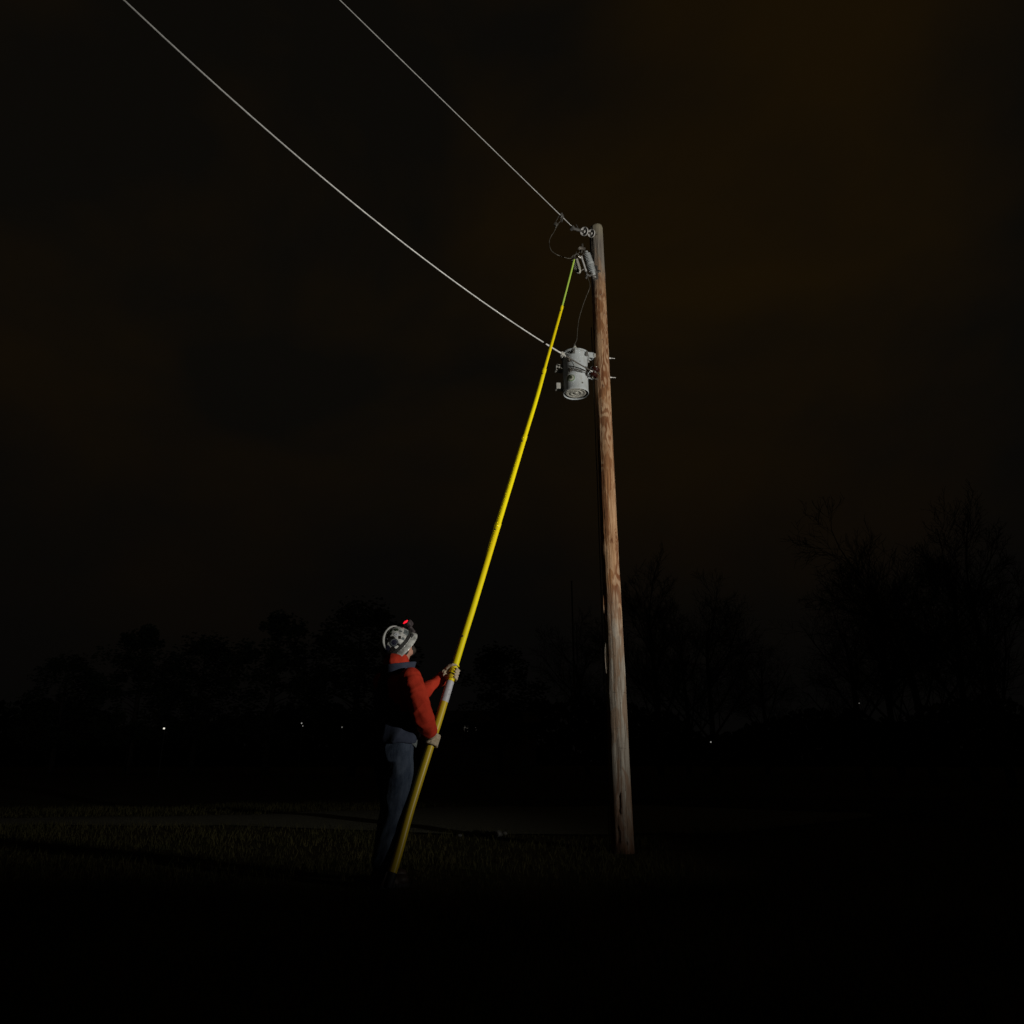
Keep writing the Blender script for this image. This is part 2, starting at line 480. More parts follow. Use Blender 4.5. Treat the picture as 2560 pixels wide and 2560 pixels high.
M['roof'] = mottled('dark_shingles', (0.03, 0.03, 0.03), (0.06, 0.055, 0.05), 6, (0.4, 0.6), 0.9)
M['bark'] = mottled('grey_bark', (0.035, 0.028, 0.022), (0.075, 0.062, 0.05), 8, (0.4, 0.6), 0.9)
M['needles'] = mottled('dark_needles', (0.012, 0.020, 0.010), (0.03, 0.042, 0.02), 2, (0.4, 0.6), 0.8)
M['stone'] = mottled('grey_fieldstone', (0.085, 0.08, 0.07), (0.16, 0.155, 0.14), 9, (0.4, 0.6), 0.85, bmp=0.6, bscale=22, bdist=0.02)
M['grass'] = mottled('dry_winter_grass', (0.045, 0.045, 0.016), (0.085, 0.072, 0.028), 1.3, (0.35, 0.7), 0.85, spec=0.1)

def ground_mat():
    m, nt, bs = new_mat('winter_turf')
    a = noise_out(nt, 0.35, 6, 0.65)
    b = noise_out(nt, 14, 6, 0.7)
    col = mixc(nt, ramp(nt, a, 0.38, 0.65), (0.060, 0.056, 0.022), (0.095, 0.075, 0.035))
    col = mixc(nt, ramp(nt, b, 0.35, 0.7), col, (0.045, 0.038, 0.018))
    nt.links.new(col, bs.inputs['Base Color'])
    bs.inputs['Roughness'].default_value = 0.95
    bs.inputs['Specular IOR Level'].default_value = 0.1
    bump(nt, bs, noise_out(nt, 22, 6, 0.7), 0.8, 0.06)
    return m
M['turf'] = ground_mat()
M['gravel'] = mottled('pale_gravel', (0.12, 0.12, 0.085), (0.23, 0.225, 0.17), 30, (0.3, 0.75), 0.95, bmp=0.9, bscale=38, spec=0.1, bdist=0.04, detail=6)

# ------------------------------------------------------------------ ground
def ground_z(x, y):
    z = 0.0
    # level round the pole and the worker, gently uneven farther out
    k = min(max((math.hypot(x, y - 6) - 5) / 14, 0), 1)
    z += k * 0.35 * noise.noise(Vector((x * 0.05, y * 0.05, 3.1)))
    z += 0.02 * noise.noise(Vector((x * 0.6, y * 0.6, 0.4)))
    # a low bank beyond the gravel
    return z

def near_flat(x, y):
    return ground_z(x, y)

gm = MB()
xs = sorted(set([-700, -400, -220, -130, -80, -55, -40] + [i * 0.5 for i in range(-60, 61)] + [40, 55, 80, 130, 220, 400, 700]))
ys = sorted(set([-200, -80, -30, -10] + [i * 0.5 for i in range(-8, 61)] + [32, 36, 42, 50, 60, 75, 95, 130, 200, 400, 900]))
for y in ys:
    for x in xs:
        gm.v.append(Vector((x, y, near_flat(x, y))))
nx = len(xs)
for j in range(len(ys) - 1):
    for i in range(nx - 1):
        gm.face((j * nx + i, j * nx + i + 1, (j + 1) * nx + i + 1, (j + 1) * nx + i))
tag(gm.build('ground', M['turf'], sharp=None), kind='structure')

# gravel lane crossing behind the worker, widening into a bare patch by the pole
def lane_edges(x):
    near = 11.4 + 0.25 * math.sin(x * 0.35) + 0.15 * noise.noise(Vector((x * 0.9, 0, 0)))
    far = 13.6 + 0.3 * math.sin(x * 0.25 + 1) + 0.2 * noise.noise(Vector((x * 0.8, 5, 0)))
    if x > -4.5:
        t = min((x + 4.5) / 4.0, 1); t = t * t * (3 - 2 * t)
        near = near * (1 - t) + t * (9.9 + 0.35 * noise.noise(Vector((x * 0.7, 9, 0))))
        far = far * (1 - t) + t * (15.5 + 0.5 * noise.noise(Vector((x * 0.6, 2, 0))))
    if x > 2.6:
        t = min((x - 2.6) / 3.2, 1)
        mid = 12.6
        near = near + (mid - near) * t * 0.97; far = far + (mid - far) * t * 0.97
    return near, far
lm = MB()
lxs = [-34 + i * 0.4 for i in range(int((34 + 5.8) / 0.4) + 1)]
K = 9
for x in lxs:
    a, b = lane_edges(x)
    for k in range(K):
        y = a + (b - a) * k / (K - 1)
        crown = 0.010 + 0.035 * math.sin(math.pi * k / (K - 1)) + 0.02 * abs(noise.noise(Vector((x * 2.1, y * 2.1, 7))))
        lm.v.append(Vector((x, y, near_flat(x, y) + crown)))
for i in range(len(lxs) - 1):
    for k in range(K - 1):
        lm.face((i * K + k, (i + 1) * K + k, (i + 1) * K + k + 1, i * K + k + 1))
tag(lm.build('gravel_lane', M['gravel'], sharp=None), kind='structure')

# grass
rng = random.Random(5)
gb = MB()
def on_lane(x, y):
    if x < -34 or x > 5.8: return False
    a, b = lane_edges(x)
    j_ = 0.45 * noise.noise(Vector((x * 2.3, y * 2.3, 4)))
    return a + 0.15 + j_ < y < b - 0.15 + j_
cnt = 0
while cnt < 70000:
    y = 2.6 + 16 * rng.random() ** 1.7
    x = (rng.random() * 2 - 1) * (y * 0.78 + 0.6)
    if on_lane(x, y) or math.hypot(x - 1.09, y - 8.0) < 0.15: continue
    cl = noise.noise(Vector((x * 0.9, y * 0.9, 1.7)))
    if rng.random() > 0.62 + 0.6 * cl: continue
    h = (0.025 + 0.05 * rng.random()) * (1.0 + 0.5 * cl) * (1 + y * 0.02)
    a = rng.random() * 6.283; w = 0.0016 + 0.0003 * y
    bx, by = math.cos(a) * w, math.sin(a) * w
    lx, ly = (rng.random() - .5) * h * 1.1, (rng.random() - .5) * h * 1.1
    z = near_flat(x, y) - 0.004
    b = len(gb.v)
    gb.v += [Vector((x - bx, y - by, z)), Vector((x + bx, y + by, z)), Vector((x + bx * .6 + lx * .45, y + by * .6 + ly * .45, z + h * .6)),
             Vector((x - bx * .6 + lx * .45, y - by * .6 + ly * .45, z + h * .6)), Vector((x + lx, y + ly, z + h))]
    gb.face((b, b + 1, b + 2, b + 3)); gb.face((b + 3, b + 2, b + 4))
    cnt += 1
tag(gb.build('grass', M['grass'], smooth=False), 'short dry winter grass covering the dark ground', 'grass', kind='stuff')

# ------------------------------------------------------------------ far background: trees, house, lamps
def bare_tree_meshes(seed, H, spread):
    rg = random.Random(seed)
    tr, cr = MB(), MB()
    def branch(p, d, L, r, depth):
        n = 4 if depth < 2 else (3 if depth < 4 else 2)
        pts, rr = [p.copy()], [r]
        q = p.copy(); dd = d.copy()
        for i in range(n):
            dd = (dd + Vector((rg.uniform(-1, 1), rg.uniform(-1, 1), rg.uniform(-.5, 1))) * (0.12 + .03 * depth) + Vector((0, 0, .05))).normalized()
            q = q + dd * (L / n)
            pts.append(q.copy()); rr.append(max(r * (1 - .62 * (i + 1) / n), 0.006))
        (tr if depth == 0 else cr).tube(pts, rr, 7 if depth == 0 else (5 if depth == 1 else 3), cap=(depth == 0))
        if depth >= 4: return
        kids = [12, 8, 6, 5][depth]
        for k in range(kids):
            t = (0.16 if depth == 0 else 0.18) + 0.80 * (k + rg.random() * .8) / kids
            t = min(t, 0.99)
            i = min(int(t * n), n - 1); f = t * n - i
            bp = pts[i].lerp(pts[i + 1], f)
            ax = (pts[i + 1] - pts[i]).normalized()
            u, w = perp(ax)
            a = rg.random() * 6.283
            ang = math.radians(rg.uniform(26, 62)) * spread
            nd = (ax * math.cos(ang) + (u * math.cos(a) + w * math.sin(a)) * math.sin(ang)).normalized()
            nl = L * rg.uniform(.42, .66) * (1.15 - .45 * t)
            branch(bp, nd, nl, max(rr[i] * rg.uniform(.34, .5), .008), depth + 1)
    branch(Vector((0, 0, -0.1)), Vector((0, 0, 1)), H * .72, H * .016, 0)
    return tr, cr

def dense_tree_meshes(seed, H, W):
    rg = random.Random(seed)
    tr, cr = MB(), MB()
    tr.tube([Vector((0, 0, -.1)), Vector((.05, .03, H * .3)), Vector((-.04, .06, H * .6)), Vector((0, 0, H * .9))], [H * .025, H * .02, H * .012, .03], 8)
    for i in range(16):
        a = rg.random() * 6.283; z = H * rg.uniform(.25, .8); L = W * rg.uniform(.4, .8) * (1.1 - z / H)
        tr.tube([Vector((0, 0, z)), Vector((math.cos(a) * L * .5, math.sin(a) * L * .5, z + L * .25)), Vector((math.cos(a) * L, math.sin(a) * L, z + L * .42))], [.06, .04, .015], 4)
    clumps = []
    for i in range(70):
        t = rg.random(); z = H * (.22 + .76 * t)
        prof = math.sin(math.pi * min(.12 + .86 * t, 1)) ** .7
        a = rg.random() * 6.283; rad = W * prof * math.sqrt(rg.random())
        clumps.append((Vector((math.cos(a) * rad, math.sin(a) * rad, z)), rg.uniform(.45, .95) * (W / 3)))
    for c, s in clumps:
        for k in range(110):
            d = Vector((rg.gauss(0, 1), rg.gauss(0, 1), rg.gauss(0, .75)))
            if d.length > 1.7: d *= 1.7 / d.length
            p = c + d * s * .5
            a = Vector((rg.uniform(-1, 1), rg.uniform(-1, 1), rg.uniform(-1, 1))).normalized()
            u, w = perp(a); l = rg.uniform(.09, .19)
            b = len(cr.v)
            cr.v += [p - u * l, p + w * l * .5, p + u * l, p - w * l * .5]
            cr.face((b, b + 1, b + 2, b + 3))
    return tr, cr

def place_tree(name, meshes, px, D, scale, rz, label, cat, group):
    g = P(px, 1900, D); z = ground_z(g.x, D)
    t = empty(name, (g.x, D, z), label, cat, group)
    t.rotation_euler = (0, 0, rz); t.scale = (scale,) * 3
    for nm, me in meshes:
        o = bpy.data.objects.new(nm, me); COL.objects.link(o); o.parent = t
    return t

def mesh_pair(pair, m0, m1):
    a = pair[0].mesh('trunk'); a.materials.append(m0)
    b = pair[1].mesh('crown', smooth=False); b.materials.append(m1)
    return [('trunk', a), ('crown', b)]

BT = [mesh_pair(bare_tree_meshes(s, 10, sp_), M['bark'], M['bark']) for s, sp_ in ((3, 1.0), (8, 0.85), (15, 1.15))]
DT = [mesh_pair(dense_tree_meshes(s, 10, w), M['bark'], M['needles']) for s, w in ((2, 3.4), (6, 4.2))]
GB, GD = 'bare trees beyond the field', 'dark dense trees behind the worker'
place_tree('bare_tree', BT[0], 2330, 34, 1.28, 0.3, 'tallest bare tree standing well right of the pole', 'tree', GB)
place_tree('bare_tree', BT[1], 2520, 31, 1.16, 1.9, 'bare tree at the extreme right edge of the picture', 'tree', GB)
place_tree('bare_tree', BT[2], 2170, 40, 1.02, 4.0, 'bare spreading tree just left of the tallest bare tree', 'tree', GB)
place_tree('bare_tree', BT[0], 2430, 39, 1.30, 2.2, 'bare tree between the tallest one and the one at the right edge', 'tree', GB)
place_tree('bare_tree', BT[1], 2250, 43, 1.32, 5.6, 'slender bare tree directly behind the faint right-hand lamp', 'tree', GB)
place_tree('bare_tree', BT[2], 1720, 55, 1.35, 1.4, 'bare tree filling the gap behind the two right of the pole', 'tree', GB)
place_tree('bare_tree', BT[1], 1650, 46, 1.30, 2.6, 'bare tree rising directly behind the right side of the pole', 'tree', GB)
place_tree('bare_tree', BT[0], 1790, 48, 1.28, 5.1, 'bare round-topped tree second to the right of the pole', 'tree', GB)
place_tree('bare_tree', BT[2], 1915, 52, 0.98, 0.9, 'low bare tree in the dip between the taller bare trees', 'tree', GB)
place_tree('bare_tree', BT[2], 1470, 50, 1.05, 3.3, 'bare tree just left of the pole behind the thin mast', 'tree', GB)
place_tree('dense_tree', DT[0], 320, 55, 1.02, 0.2, 'round-topped dense tree above the brightest far lamp on the left', 'tree', GD)
place_tree('dense_tree', DT[1], 130, 60, 0.86, 1.2, 'low dense tree at the far left edge', 'tree', GD)
place_tree('dense_tree', DT[1], 480, 58, 0.98, 2.2, 'dense tree right of the brightest far lamp', 'tree', GD)
place_tree('dense_tree', DT[0], 665, 50, 1.02, 3.2, 'dense tree in the middle between left lamps and worker', 'tree', GD)
place_tree('dense_tree', DT[1], 880, 48, 1.05, 4.2, 'tallest dense tree rising just behind the worker', 'tree', GD)
place_tree('dense_tree', DT[1], 1250, 56, 0.88, 5.2, 'dense tree behind the house between worker and pole', 'tree', GD)

# far wood closing the horizon
fw = MB(); rg = random.Random(77)
for i in range(30000):
    x = rg.uniform(-190, 190); y = 150 + rg.uniform(0, 22)
    top = 10 + 7 * noise.noise(Vector((x * .035, 0, 0))) + 3.5 * noise.noise(Vector((x * .14, 3, 0)))
    z = top * rg.random() ** 1.35
    l = rg.uniform(.5, 1.1); a = rg.random() * 6.28
    u = Vector((math.cos(a), math.sin(a), rg.uniform(-.4, .4))) * l; w = Vector((rg.uniform(-.4, .4), rg.uniform(-.4, .4), 1)) * l * .8
    p = Vector((x, y, z)); b = len(fw.v)
    fw.v += [p - u, p - w, p + u, p + w]; fw.face((b, b + 1, b + 2, b + 3))
tag(fw.build('far_wood', M['needles'], smooth=False), 'black far-off wood along the horizon', 'wood', kind='stuff')

# house with a faint row of lit windows
hc = P(1195, 1905, 62); HZ = ground_z(hc.x, 62)
house = empty('house', (hc.x, 62, HZ), 'distant dark house with faint lit windows between worker and pole', 'house')
O_ = Vector((hc.x, 62, HZ))
X_, Y_, Z_ = Vector((1, 0, 0)), Vector((0, 1, 0)), Vector((0, 0, 1))
mb = MB(); mb.box(O_ + Vector((0, 3.5, 1.9)), X_ * 4.6, Y_ * 3.5, Z_ * 1.95, 0.01); mb.build('wall', M['house_wall'], house)
mb = MB()
rf = [(-5.0, -0.5, 3.75), (5.0, -0.5, 3.75), (5.0, 3.5, 4.9), (-5.0, 3.5, 4.9), (5.0, 7.5, 3.75), (-5.0, 7.5, 3.75)]
b = len(mb.v)
for q in rf: mb.v.append(O_ + Vector(q))
for q in rf: mb.v.append(O_ + Vector(q) + Vector((0, 0, .18)))
for f in ((0, 1, 2, 3), (3, 2, 4, 5), (9, 8, 7, 6), (11, 10, 8, 9), (0, 6, 7, 1), (5, 4, 10, 11), (1, 7, 8, 2), (2, 8, 10, 4), (0, 3, 9, 6), (3, 5, 11, 9)): mb.face(f)
roof = mb.build('roof', M['roof'], house, smooth=False)
mb = MB(); mb.box(O_ + Vector((2.6, 3.6, 4.9)), X_ * .35, Y_ * .35, Z_ * .8, .05); mb.build('chimney', M['stone'], roof)
for wx, lit in ((1162, 1), (1168, 1), (1183, 0), (1190, 1), (1203, 0), (1223, 0)):
    c = P(wx, 1822, 61.95)
    w_o = MB().box(c, X_ * .085, Y_ * .05, Z_ * .24, .1).build('window', M['label_white'], house)
    MB().box(c - Y_ * .052, X_ * .065, Y_ * .006, Z_ * .21, .02).build('pane', M['window_glow'] if lit else M['sticker_black'], w_o)

def far_lamp(px, py, D, r, mat_, label, second=None):
    p = P(px, py, D); z = ground_z(p.x, D)
    t = empty('lamp_post', (p.x, D, z), label, 'lamp', 'far lamps in the dark')
    mb = MB(); mb.tube([Vector((p.x, D + .12, z - .1)), Vector((p.x, D + .12, p.z + .25)), Vector((p.x, D + .06, p.z + .33)), Vector((p.x, D, p.z + r * 1.2))], [.045, .035, .03, .03], 8)
    mb.build('post', M['black_rubber'], t)
    MB().lathe(p + Z_ * r * .8, Z_, [(0, r * 1.25), (r * .5, r * .9), (r * .9, r * .25)], 14).build('hood', M['dark_metal'], t)
    MB().ell(p, X_ * r, Y_ * r, Z_ * r, 12, 8).build('bulb', mat_, t)
    if second:
        q = P(second[0], second[1], D)
        MB().ell(q, X_ * r * .7, Y_ * r * .7, Z_ * r * .7, 12, 8).build('bulb', mat_, t)
        MB().tube([q, Vector((p.x, D + .12, q.z + .05))], .02, 6).build('bracket', M['dark_metal'], t)
    return t
far_lamp(410, 1821, 42, .048, M['far_lamp'], 'brightest far white lamp at left')
far_lamp(754, 1808, 42, .036, M['far_lamp_dim'], 'small far lamp with a second bulb below, left of the worker', (757, 1815))
far_lamp(855, 1818, 42, .040, M['far_lamp_faint'], 'faintest far lamp, close left of the worker')
far_lamp(1777, 1855, 42, .036, M['far_lamp_dim'], 'tiny far lamp low to the right of the pole')
far_lamp(2148, 1758, 30, .022, M['far_lamp_faint'], 'faint far lamp among the right-hand bare trees')

# thin mast beyond the stick
mp_ = P(1429, 1455, 40); mz = ground_z(mp_.x, 40)
mast = empty('mast', (mp_.x, 40, mz), 'thin dark mast standing far off between stick and pole', 'mast')
MB().tube([Vector((mp_.x, 40, mz - .2)), Vector((mp_.x, 40, mp_.z * .5)), Vector((mp_.x, 40, mp_.z))], [.055, .05, .035], 10).build('shaft', M['bark'], mast)
MB().lathe(Vector((mp_.x, 40, mp_.z - .02)), Z_, [(0, .05), (.05, .055), (.1, .02)], 10).build('cap', M['dark_metal'], mast)

# stones at the edge of the bare patch
rg = random.Random(21)
for (px, py, s, lbl) in ((1150, 2084, .05, 'leftmost and smallest stone of the short row on the gravel edge'), (1168, 2078, .075, 'second stone from the left of the row on the gravel edge'), (1190, 2072, .10, 'larger stone left of centre in the row on the gravel edge'), (1222, 2083, .085, 'stone right of centre in the row on the gravel edge'), (1243, 2080, .11, 'largest stone near the right end of the row on the gravel edge'), (1262, 2086, .07, 'rightmost stone of the row on the gravel edge')):
    D = 9.75 + rg.uniform(-.15, .25)
    s *= .62
    g = P(px, py, D)
    mb = MB(); c = Vector((g.x, D, near_flat(g.x, D) + s * .42))
    mb.ell(c, X_ * s, Y_ * s * .8, Z_ * s * .62, 14, 9)
    for v in mb.v:
        d = (v - c); v += d * 0.55 * noise.noise(v * 6.0 + Vector((px, 0, 0))) + d * .25 * noise.noise(v * 17)
    o = mb.build('stone', M['stone'], None, off=c, sharp=35); o.location = c
    tag(o, lbl, 'stone', 'stones beside the gravel')


# ------------------------------------------------------------------ the pole
PX, PY = 1.096, 8.0
POLE_H = 7.47
def pole_r(z):
    t = z / POLE_H
    return 0.113 - 0.016 * min(t * 2.2, 1) - 0.010 * t
pole = empty('utility_pole', (PX, PY, 0), 'weathered brown wooden utility pole carrying the grey transformer', 'pole')
mb = MB()
SEG, ST = 72, 420
rings = []
knots = []
rg = random.Random(4)
for i in range(26):
    knots.append((rg.uniform(-math.pi, math.pi), rg.uniform(.4, 7.1), rg.uniform(.03, .05), rg.uniform(.002, .006)))
for i in range(ST + 1):
    z = -0.3 + (POLE_H + 0.3) * i / ST
    r0 = pole_r(max(z, 0))
    if z > POLE_H - 0.022:
        r0 *= 1 - 0.10 * ((z - POLE_H + .022) / .022) ** 2
    ring = []
    for k in range(SEG):
        a = 2 * math.pi * k / SEG
        ca, sa = math.cos(a), math.sin(a)
        d = 0.0045 * noise.noise(Vector((ca * 1.2, sa * 1.2, z * .7)))
        d += 0.0022 * noise.noise(Vector((ca * 7, sa * 7, z * .8)))
        g = noise.noise(Vector((ca * 9 + 4, sa * 9, z * .45)))
        if g > 0.34: d -= 0.016 * (g - .34)
        for (ka, kz, ks, kh) in knots:
            if abs(z - kz) < .15:
                da = (a - ka + math.pi) % (2 * math.pi) - math.pi
                q = (da * r0) ** 2 + ((z - kz) * .6) ** 2
                d += kh * math.exp(-q / (ks * ks))
        # two gouges low on the front
        da = (a + math.pi / 2 + .30 + math.pi) % (2 * math.pi) - math.pi
        if abs(da) < .15 + .10 * noise.noise(Vector((z * 14, 2, 0))) and .36 < z < .545 + da * .15: d -= 0.016 + .006 * noise.noise(Vector((z * 22, a * 5, 0)))
        da2 = (a + math.pi / 2 + .45 + math.pi) % (2 * math.pi) - math.pi
        if abs(da2) < .15 + .14 * noise.noise(Vector((z * 14, 7, 0))) and .10 < z < .235 - da2 * .2: d -= 0.011 + .006 * noise.noise(Vector((z * 22, a * 5, 3)))
        ring.append(Vector((PX + ca * (r0 + d), PY + sa * (r0 + d), z + (0.012 * ca if i == ST else 0))))
    rings.append(ring)
mb.rings(rings)
mb.build('shaft', M['wood'], pole, sharp=55)
# peeling slivers on the left edge
for (z0, z1, a0, lift) in ((1.72, 2.06, math.radians(-158), .010), (1.80, 2.12, math.radians(-165), .006), (2.35, 2.6, math.radians(-160), .005)):
    mb = MB(); pts = []
    for i in range(7):
        t = i / 6; z = z0 + (z1 - z0) * t
        r = pole_r(z) + .003 + lift * math.sin(math.pi * t)
        pts.append(Vector((PX + math.cos(a0) * r, PY + math.sin(a0) * r, z)))
    mb.tube(pts, [.001, .004, .005, .005, .004, .003, .001], 5)
    mb.build('sliver', M['wood'], pole)
# through bolts sticking out on the right, with nuts; a pale bolt head up front
def bolt(z, ang, out, parent, r=.009, mat_='galv'):
    d = Vector((math.cos(ang), math.sin(ang), 0)); base = Vector((PX, PY, z)) + d * (pole_r(z) - .02)
    mb = MB()
    mb.lathe(base, d, [(0, r), (.02 + out, r), (.022 + out, r * .6)], 8)
    mb.lathe(base + d * .02, d, [(0, r * 2.6), (.006, r * 2.6)], 4)
    mb.lathe(base + d * .027, d, [(0, r * 1.8), (.014, r * 1.8)], 6)
    return mb.build('bolt', M[mat_], parent, sharp=30)
zA, zB = P(1525, 894, 8).z, P(1525, 942, 8).z
bolt(zA, math.radians(8), .075, pole, .0075)
bolt(zB, math.radians(8), .075, pole, .0075)
q = P(1501, 678, 7.9)
bolt(q.z, math.radians(-86), .004, pole, .008, 'bright_metal')
for (nx_, ny_) in ((1503, 735), (1511, 783), (1507, 848), (1524, 1123), (1531, 1506), (1538, 1640), (1545, 1682), (1553, 1757), (1560, 1858), (1564, 1975)):
    q = P(nx_, ny_, PY - .1); n_dir = Vector((q.x - PX, -math.sqrt(max(pole_r(q.z) ** 2 - (q.x - PX) ** 2, 1e-4)), 0))
    n_dir.normalize(); c0 = Vector((PX, PY, q.z)) + n_dir * (pole_r(q.z) - .006)
    MB().lathe(c0, n_dir, [(0, .0045), (.010, .0045), (.012, .0025)], 8).build('nail', M['dark_metal'] if ny_ > 1600 else M['galv'], pole)
# ground wire stapled down the left side
gw = MB(); pts = []
for i in range(60):
    z = 0.02 + 5.95 * i / 59
    a = math.radians(176) + .05 * math.sin(z * 1.3)
    r = pole_r(z) + .020 + .006 * noise.noise(Vector((0, 0, z * 1.4)))
    pts.append(Vector((PX + math.cos(a) * r, PY + math.sin(a) * r, z)))
gwr = empty('ground_wire', (pts[0].x, pts[0].y, 0), 'thin grey ground wire running down the left side of the pole', 'wire')
gw.tube(pts, .0055, 8); gw.build('wire', M['thin_wire'], gwr)
for z in (0.6, 1.3, 2.0, 2.7, 3.4, 4.1, 4.8, 5.5):
    i = min(int((z - .02) / 5.95 * 59), 58); p = pts[i]
    d = (p - Vector((PX, PY, p.z))).normalized(); t_ = d.cross(Z_)
    MB().tube([p - d * .03 - t_ * .008, p + d * .007 - t_ * .008, p + d * .008 + t_ * .008, p - d * .03 + t_ * .008], .0025, 6).build('staple', M['galv'], gwr)

# ------------------------------------------------------------------ transformer
TC = P(1440, 985, 7.93)
TX, TY, TZ = TC.x, TC.y, TC.z
TR, TH = 0.150, 0.51
T0 = Vector((TX, TY, TZ))
tf = empty('transformer', tuple(T0), 'grey cylindrical pole transformer with domed lid hung left of the pole', 'transformer')
mb = MB()
mb.lathe(T0, Z_, [(0.016, .02), (.016, TR - .007), (0.0, TR - .006), (-.002, TR - .002), (.004, TR + .002), (.03, TR + .001), (.034, TR), (.20, TR), (.204, TR + .0015), (.21, TR), (TH - .03, TR), (TH - .028, TR + .006), (TH, TR + .006), (TH, .05)], 64)
mb.build('tank', M['tank'], tf, sharp=35)
# ribbed bottom plate set up inside the skirt
mb = MB()
prof = [(.026, TR - .008), (.026, .124), (.019, .112), (.019, .100), (.025, .092), (.025, .078), (.018, .070), (.018, .056), (.024, .048), (.024, .030), (.017, .022), (.015, .004)]
mb.lathe(T0 - Z_ * .0125, Z_, prof, 48); mb.build('bottom_plate', M['porcelain_warm'], tf, sharp=50)
# lid
mb = MB()
mb.lathe(T0 + Z_ * TH, Z_, [(-.004, TR + .002), (-.010, TR + .020), (-.008, TR + .025), (.010, TR + .026), (.020, TR + .016), (.040, TR - .02), (.056, .085), (.064, .045), (.065, .004)], 56)
lid = mb.build('lid', M['tank'], tf, sharp=35)
# lid clamps
for k in range(6):
    a = math.radians(-100 + 60 * k); d = Vector((math.cos(a), math.sin(a), 0)); t_ = Vector((-d.y, d.x, 0))
    c = T0 + Z_ * (TH - .026) + d * (TR + .020)
    mb = MB(); mb.box(c, d * .010, t_ * .018, Z_ * .030, .2)
    mb.lathe(c + d * .006 - Z_ * .015, d, [(0, .010), (.012, .010), (.014, .006)], 8)
    mb.build('lid_clamp', M['galv'], tf)
# high-voltage bushing on the lid
mb = MB(); b0 = T0 + Z_ * (TH + .060)
pr = [(0, .036), (.012, .034), (.016, .022)]
for i in range(3):
    h = .018 + i * .016
    pr += [(h, .019), (h + .004, .027), (h + .009, .027), (h + .014, .019)]
pr += [(.068, .016), (.070, .017), (.090, .016), (.093, .008), (.108, .007)]
mb.lathe(b0, Z_, pr, 20); hv = mb.build('bushing', M['porcelain_warm'], tf, sharp=35)
MB().lathe(b0 + Z_ * .072, Z_, [(0, .0165), (.012, .0185), (.024, .014), (.036, .006)], 12).build('terminal', M['galv'], hv)
HV_TOP = b0 + Z_ * .105
# hanger lugs: two towards the pole, two spare ones on the left
to_pole = (Vector((PX, PY, 0)) - Vector((TX, TY, 0))).normalized()
side = Vector((-to_pole.y, to_pole.x, 0))
for zz in (zA, zB):
    c = Vector((TX, TY, zz)) + to_pole * (TR + .030)
    mb = MB()
    for sgn in (-1, 1):
        mb.box(c + side * .030 * sgn, to_pole * .045, side * .004, Z_ * .036, .1)
    mb.box(c - to_pole * .036, to_pole * .006, side * .032, Z_ * .036, .1)
    mb.box(c + to_pole * .045, to_pole * .005, side * .036, Z_ * .036, .1)
    lug = mb.build('hanger_lug', M['tank'], tf, sharp=30)
    mb = MB(); mb.box(c + to_pole * .060, to_pole * .012, side * .045, Z_ * .022, .1)
    mb.build('spacer', M['tank_tan'], lug)
for yy in (921, 967):
    c0 = P(1400, yy, 7.93); c = Vector((TX, TY, c0.z)) - to_pole * (TR + .028) + side * .045
    mb = MB()
    for sgn in (-1, 1):
        mb.box(c + side * .030 * sgn, to_pole * .055, side * .004, Z_ * .038, .1)
    mb.box(c - to_pole * .052, to_pole * .005, side * .034, Z_ * .038, .1)
    mb.build('spare_lug', M['tank_tan'], tf, sharp=30)
# low-voltage bushings with cable leads
def on_tank(px, py, lift=0.0):
    u, v = (px - CX) / F_PX, (CY - py) / F_PX
    d = Vector((u, math.cos(PITCH) - v * math.sin(PITCH), math.sin(PITCH) + v * math.cos(PITCH)))
    o = Vector((0, 0, CAM_H)); ox, oy = o.x - TX, o.y - TY
    A = d.x ** 2 + d.y ** 2; B = 2 * (ox * d.x + oy * d.y); C_ = ox ** 2 + oy ** 2 - (TR + lift) ** 2
    t = (-B - math.sqrt(max(B * B - 4 * A * C_, 0))) / (2 * A)
    p = o + d * t
    n = Vector((p.x - TX, p.y - TY, 0)).normalized()
    return p, n
p, n = on_tank(1429, 946)
mb = MB(); mb.lathe(p - n * .004, n, [(0, .050), (.008, .050), (.010, .046)], 28); fl = mb.build('bushing_flange', M['tank'], tf)
MB().lathe(p + n * .004, n, [(0, .043), (.010, .043), (.013, .036), (.013, .030)], 28).build('gasket_ring', M['green_ring'], fl)
MB().lathe(p + n * .006, n, [(0, .032), (.016, .031), (.020, .026), (.020, .020)], 28).build('white_collar', M['porcelain_warm'], fl)
MB().lathe(p + n * .006, n, [(0, .020), (.030, .018), (.034, .010)], 20).build('stud', M['dark_green'], fl)
for (bx, by) in ((1427, 925), (1424, 901)):
    p, n = on_tank(bx, by)
    mb = MB(); mb.lathe(p - n * .004, n, [(0, .024), (.010, .024), (.014, .017), (.026, .019), (.032, .013), (.050, .012), (.052, .006)], 18)
    mb.build('bushing', M['dark_metal'], tf, sharp=35)
    e = P(1464, 928, 7.76)
    if by == 925:
        for dz in (0.0, .020):
            MB().tube(smooth_path([p + n * .045 - Z_ * dz * .5, p + n * .06 + Vector((.04, 0, -.002 - dz)), e + Vector((0, 0, -dz))], 6), .0040, 7).build('lead', M['dark_metal'], tf)
    else:
        e2 = P(1434, 921, 7.72)
        MB().tube(smooth_path([p + n * .045, p + n * .06 + Vector((.035, 0, -.02)), e2 + Vector((.004, 0, .04)), e2], 6), .0040, 7).build('lead', M['dark_metal'], tf)
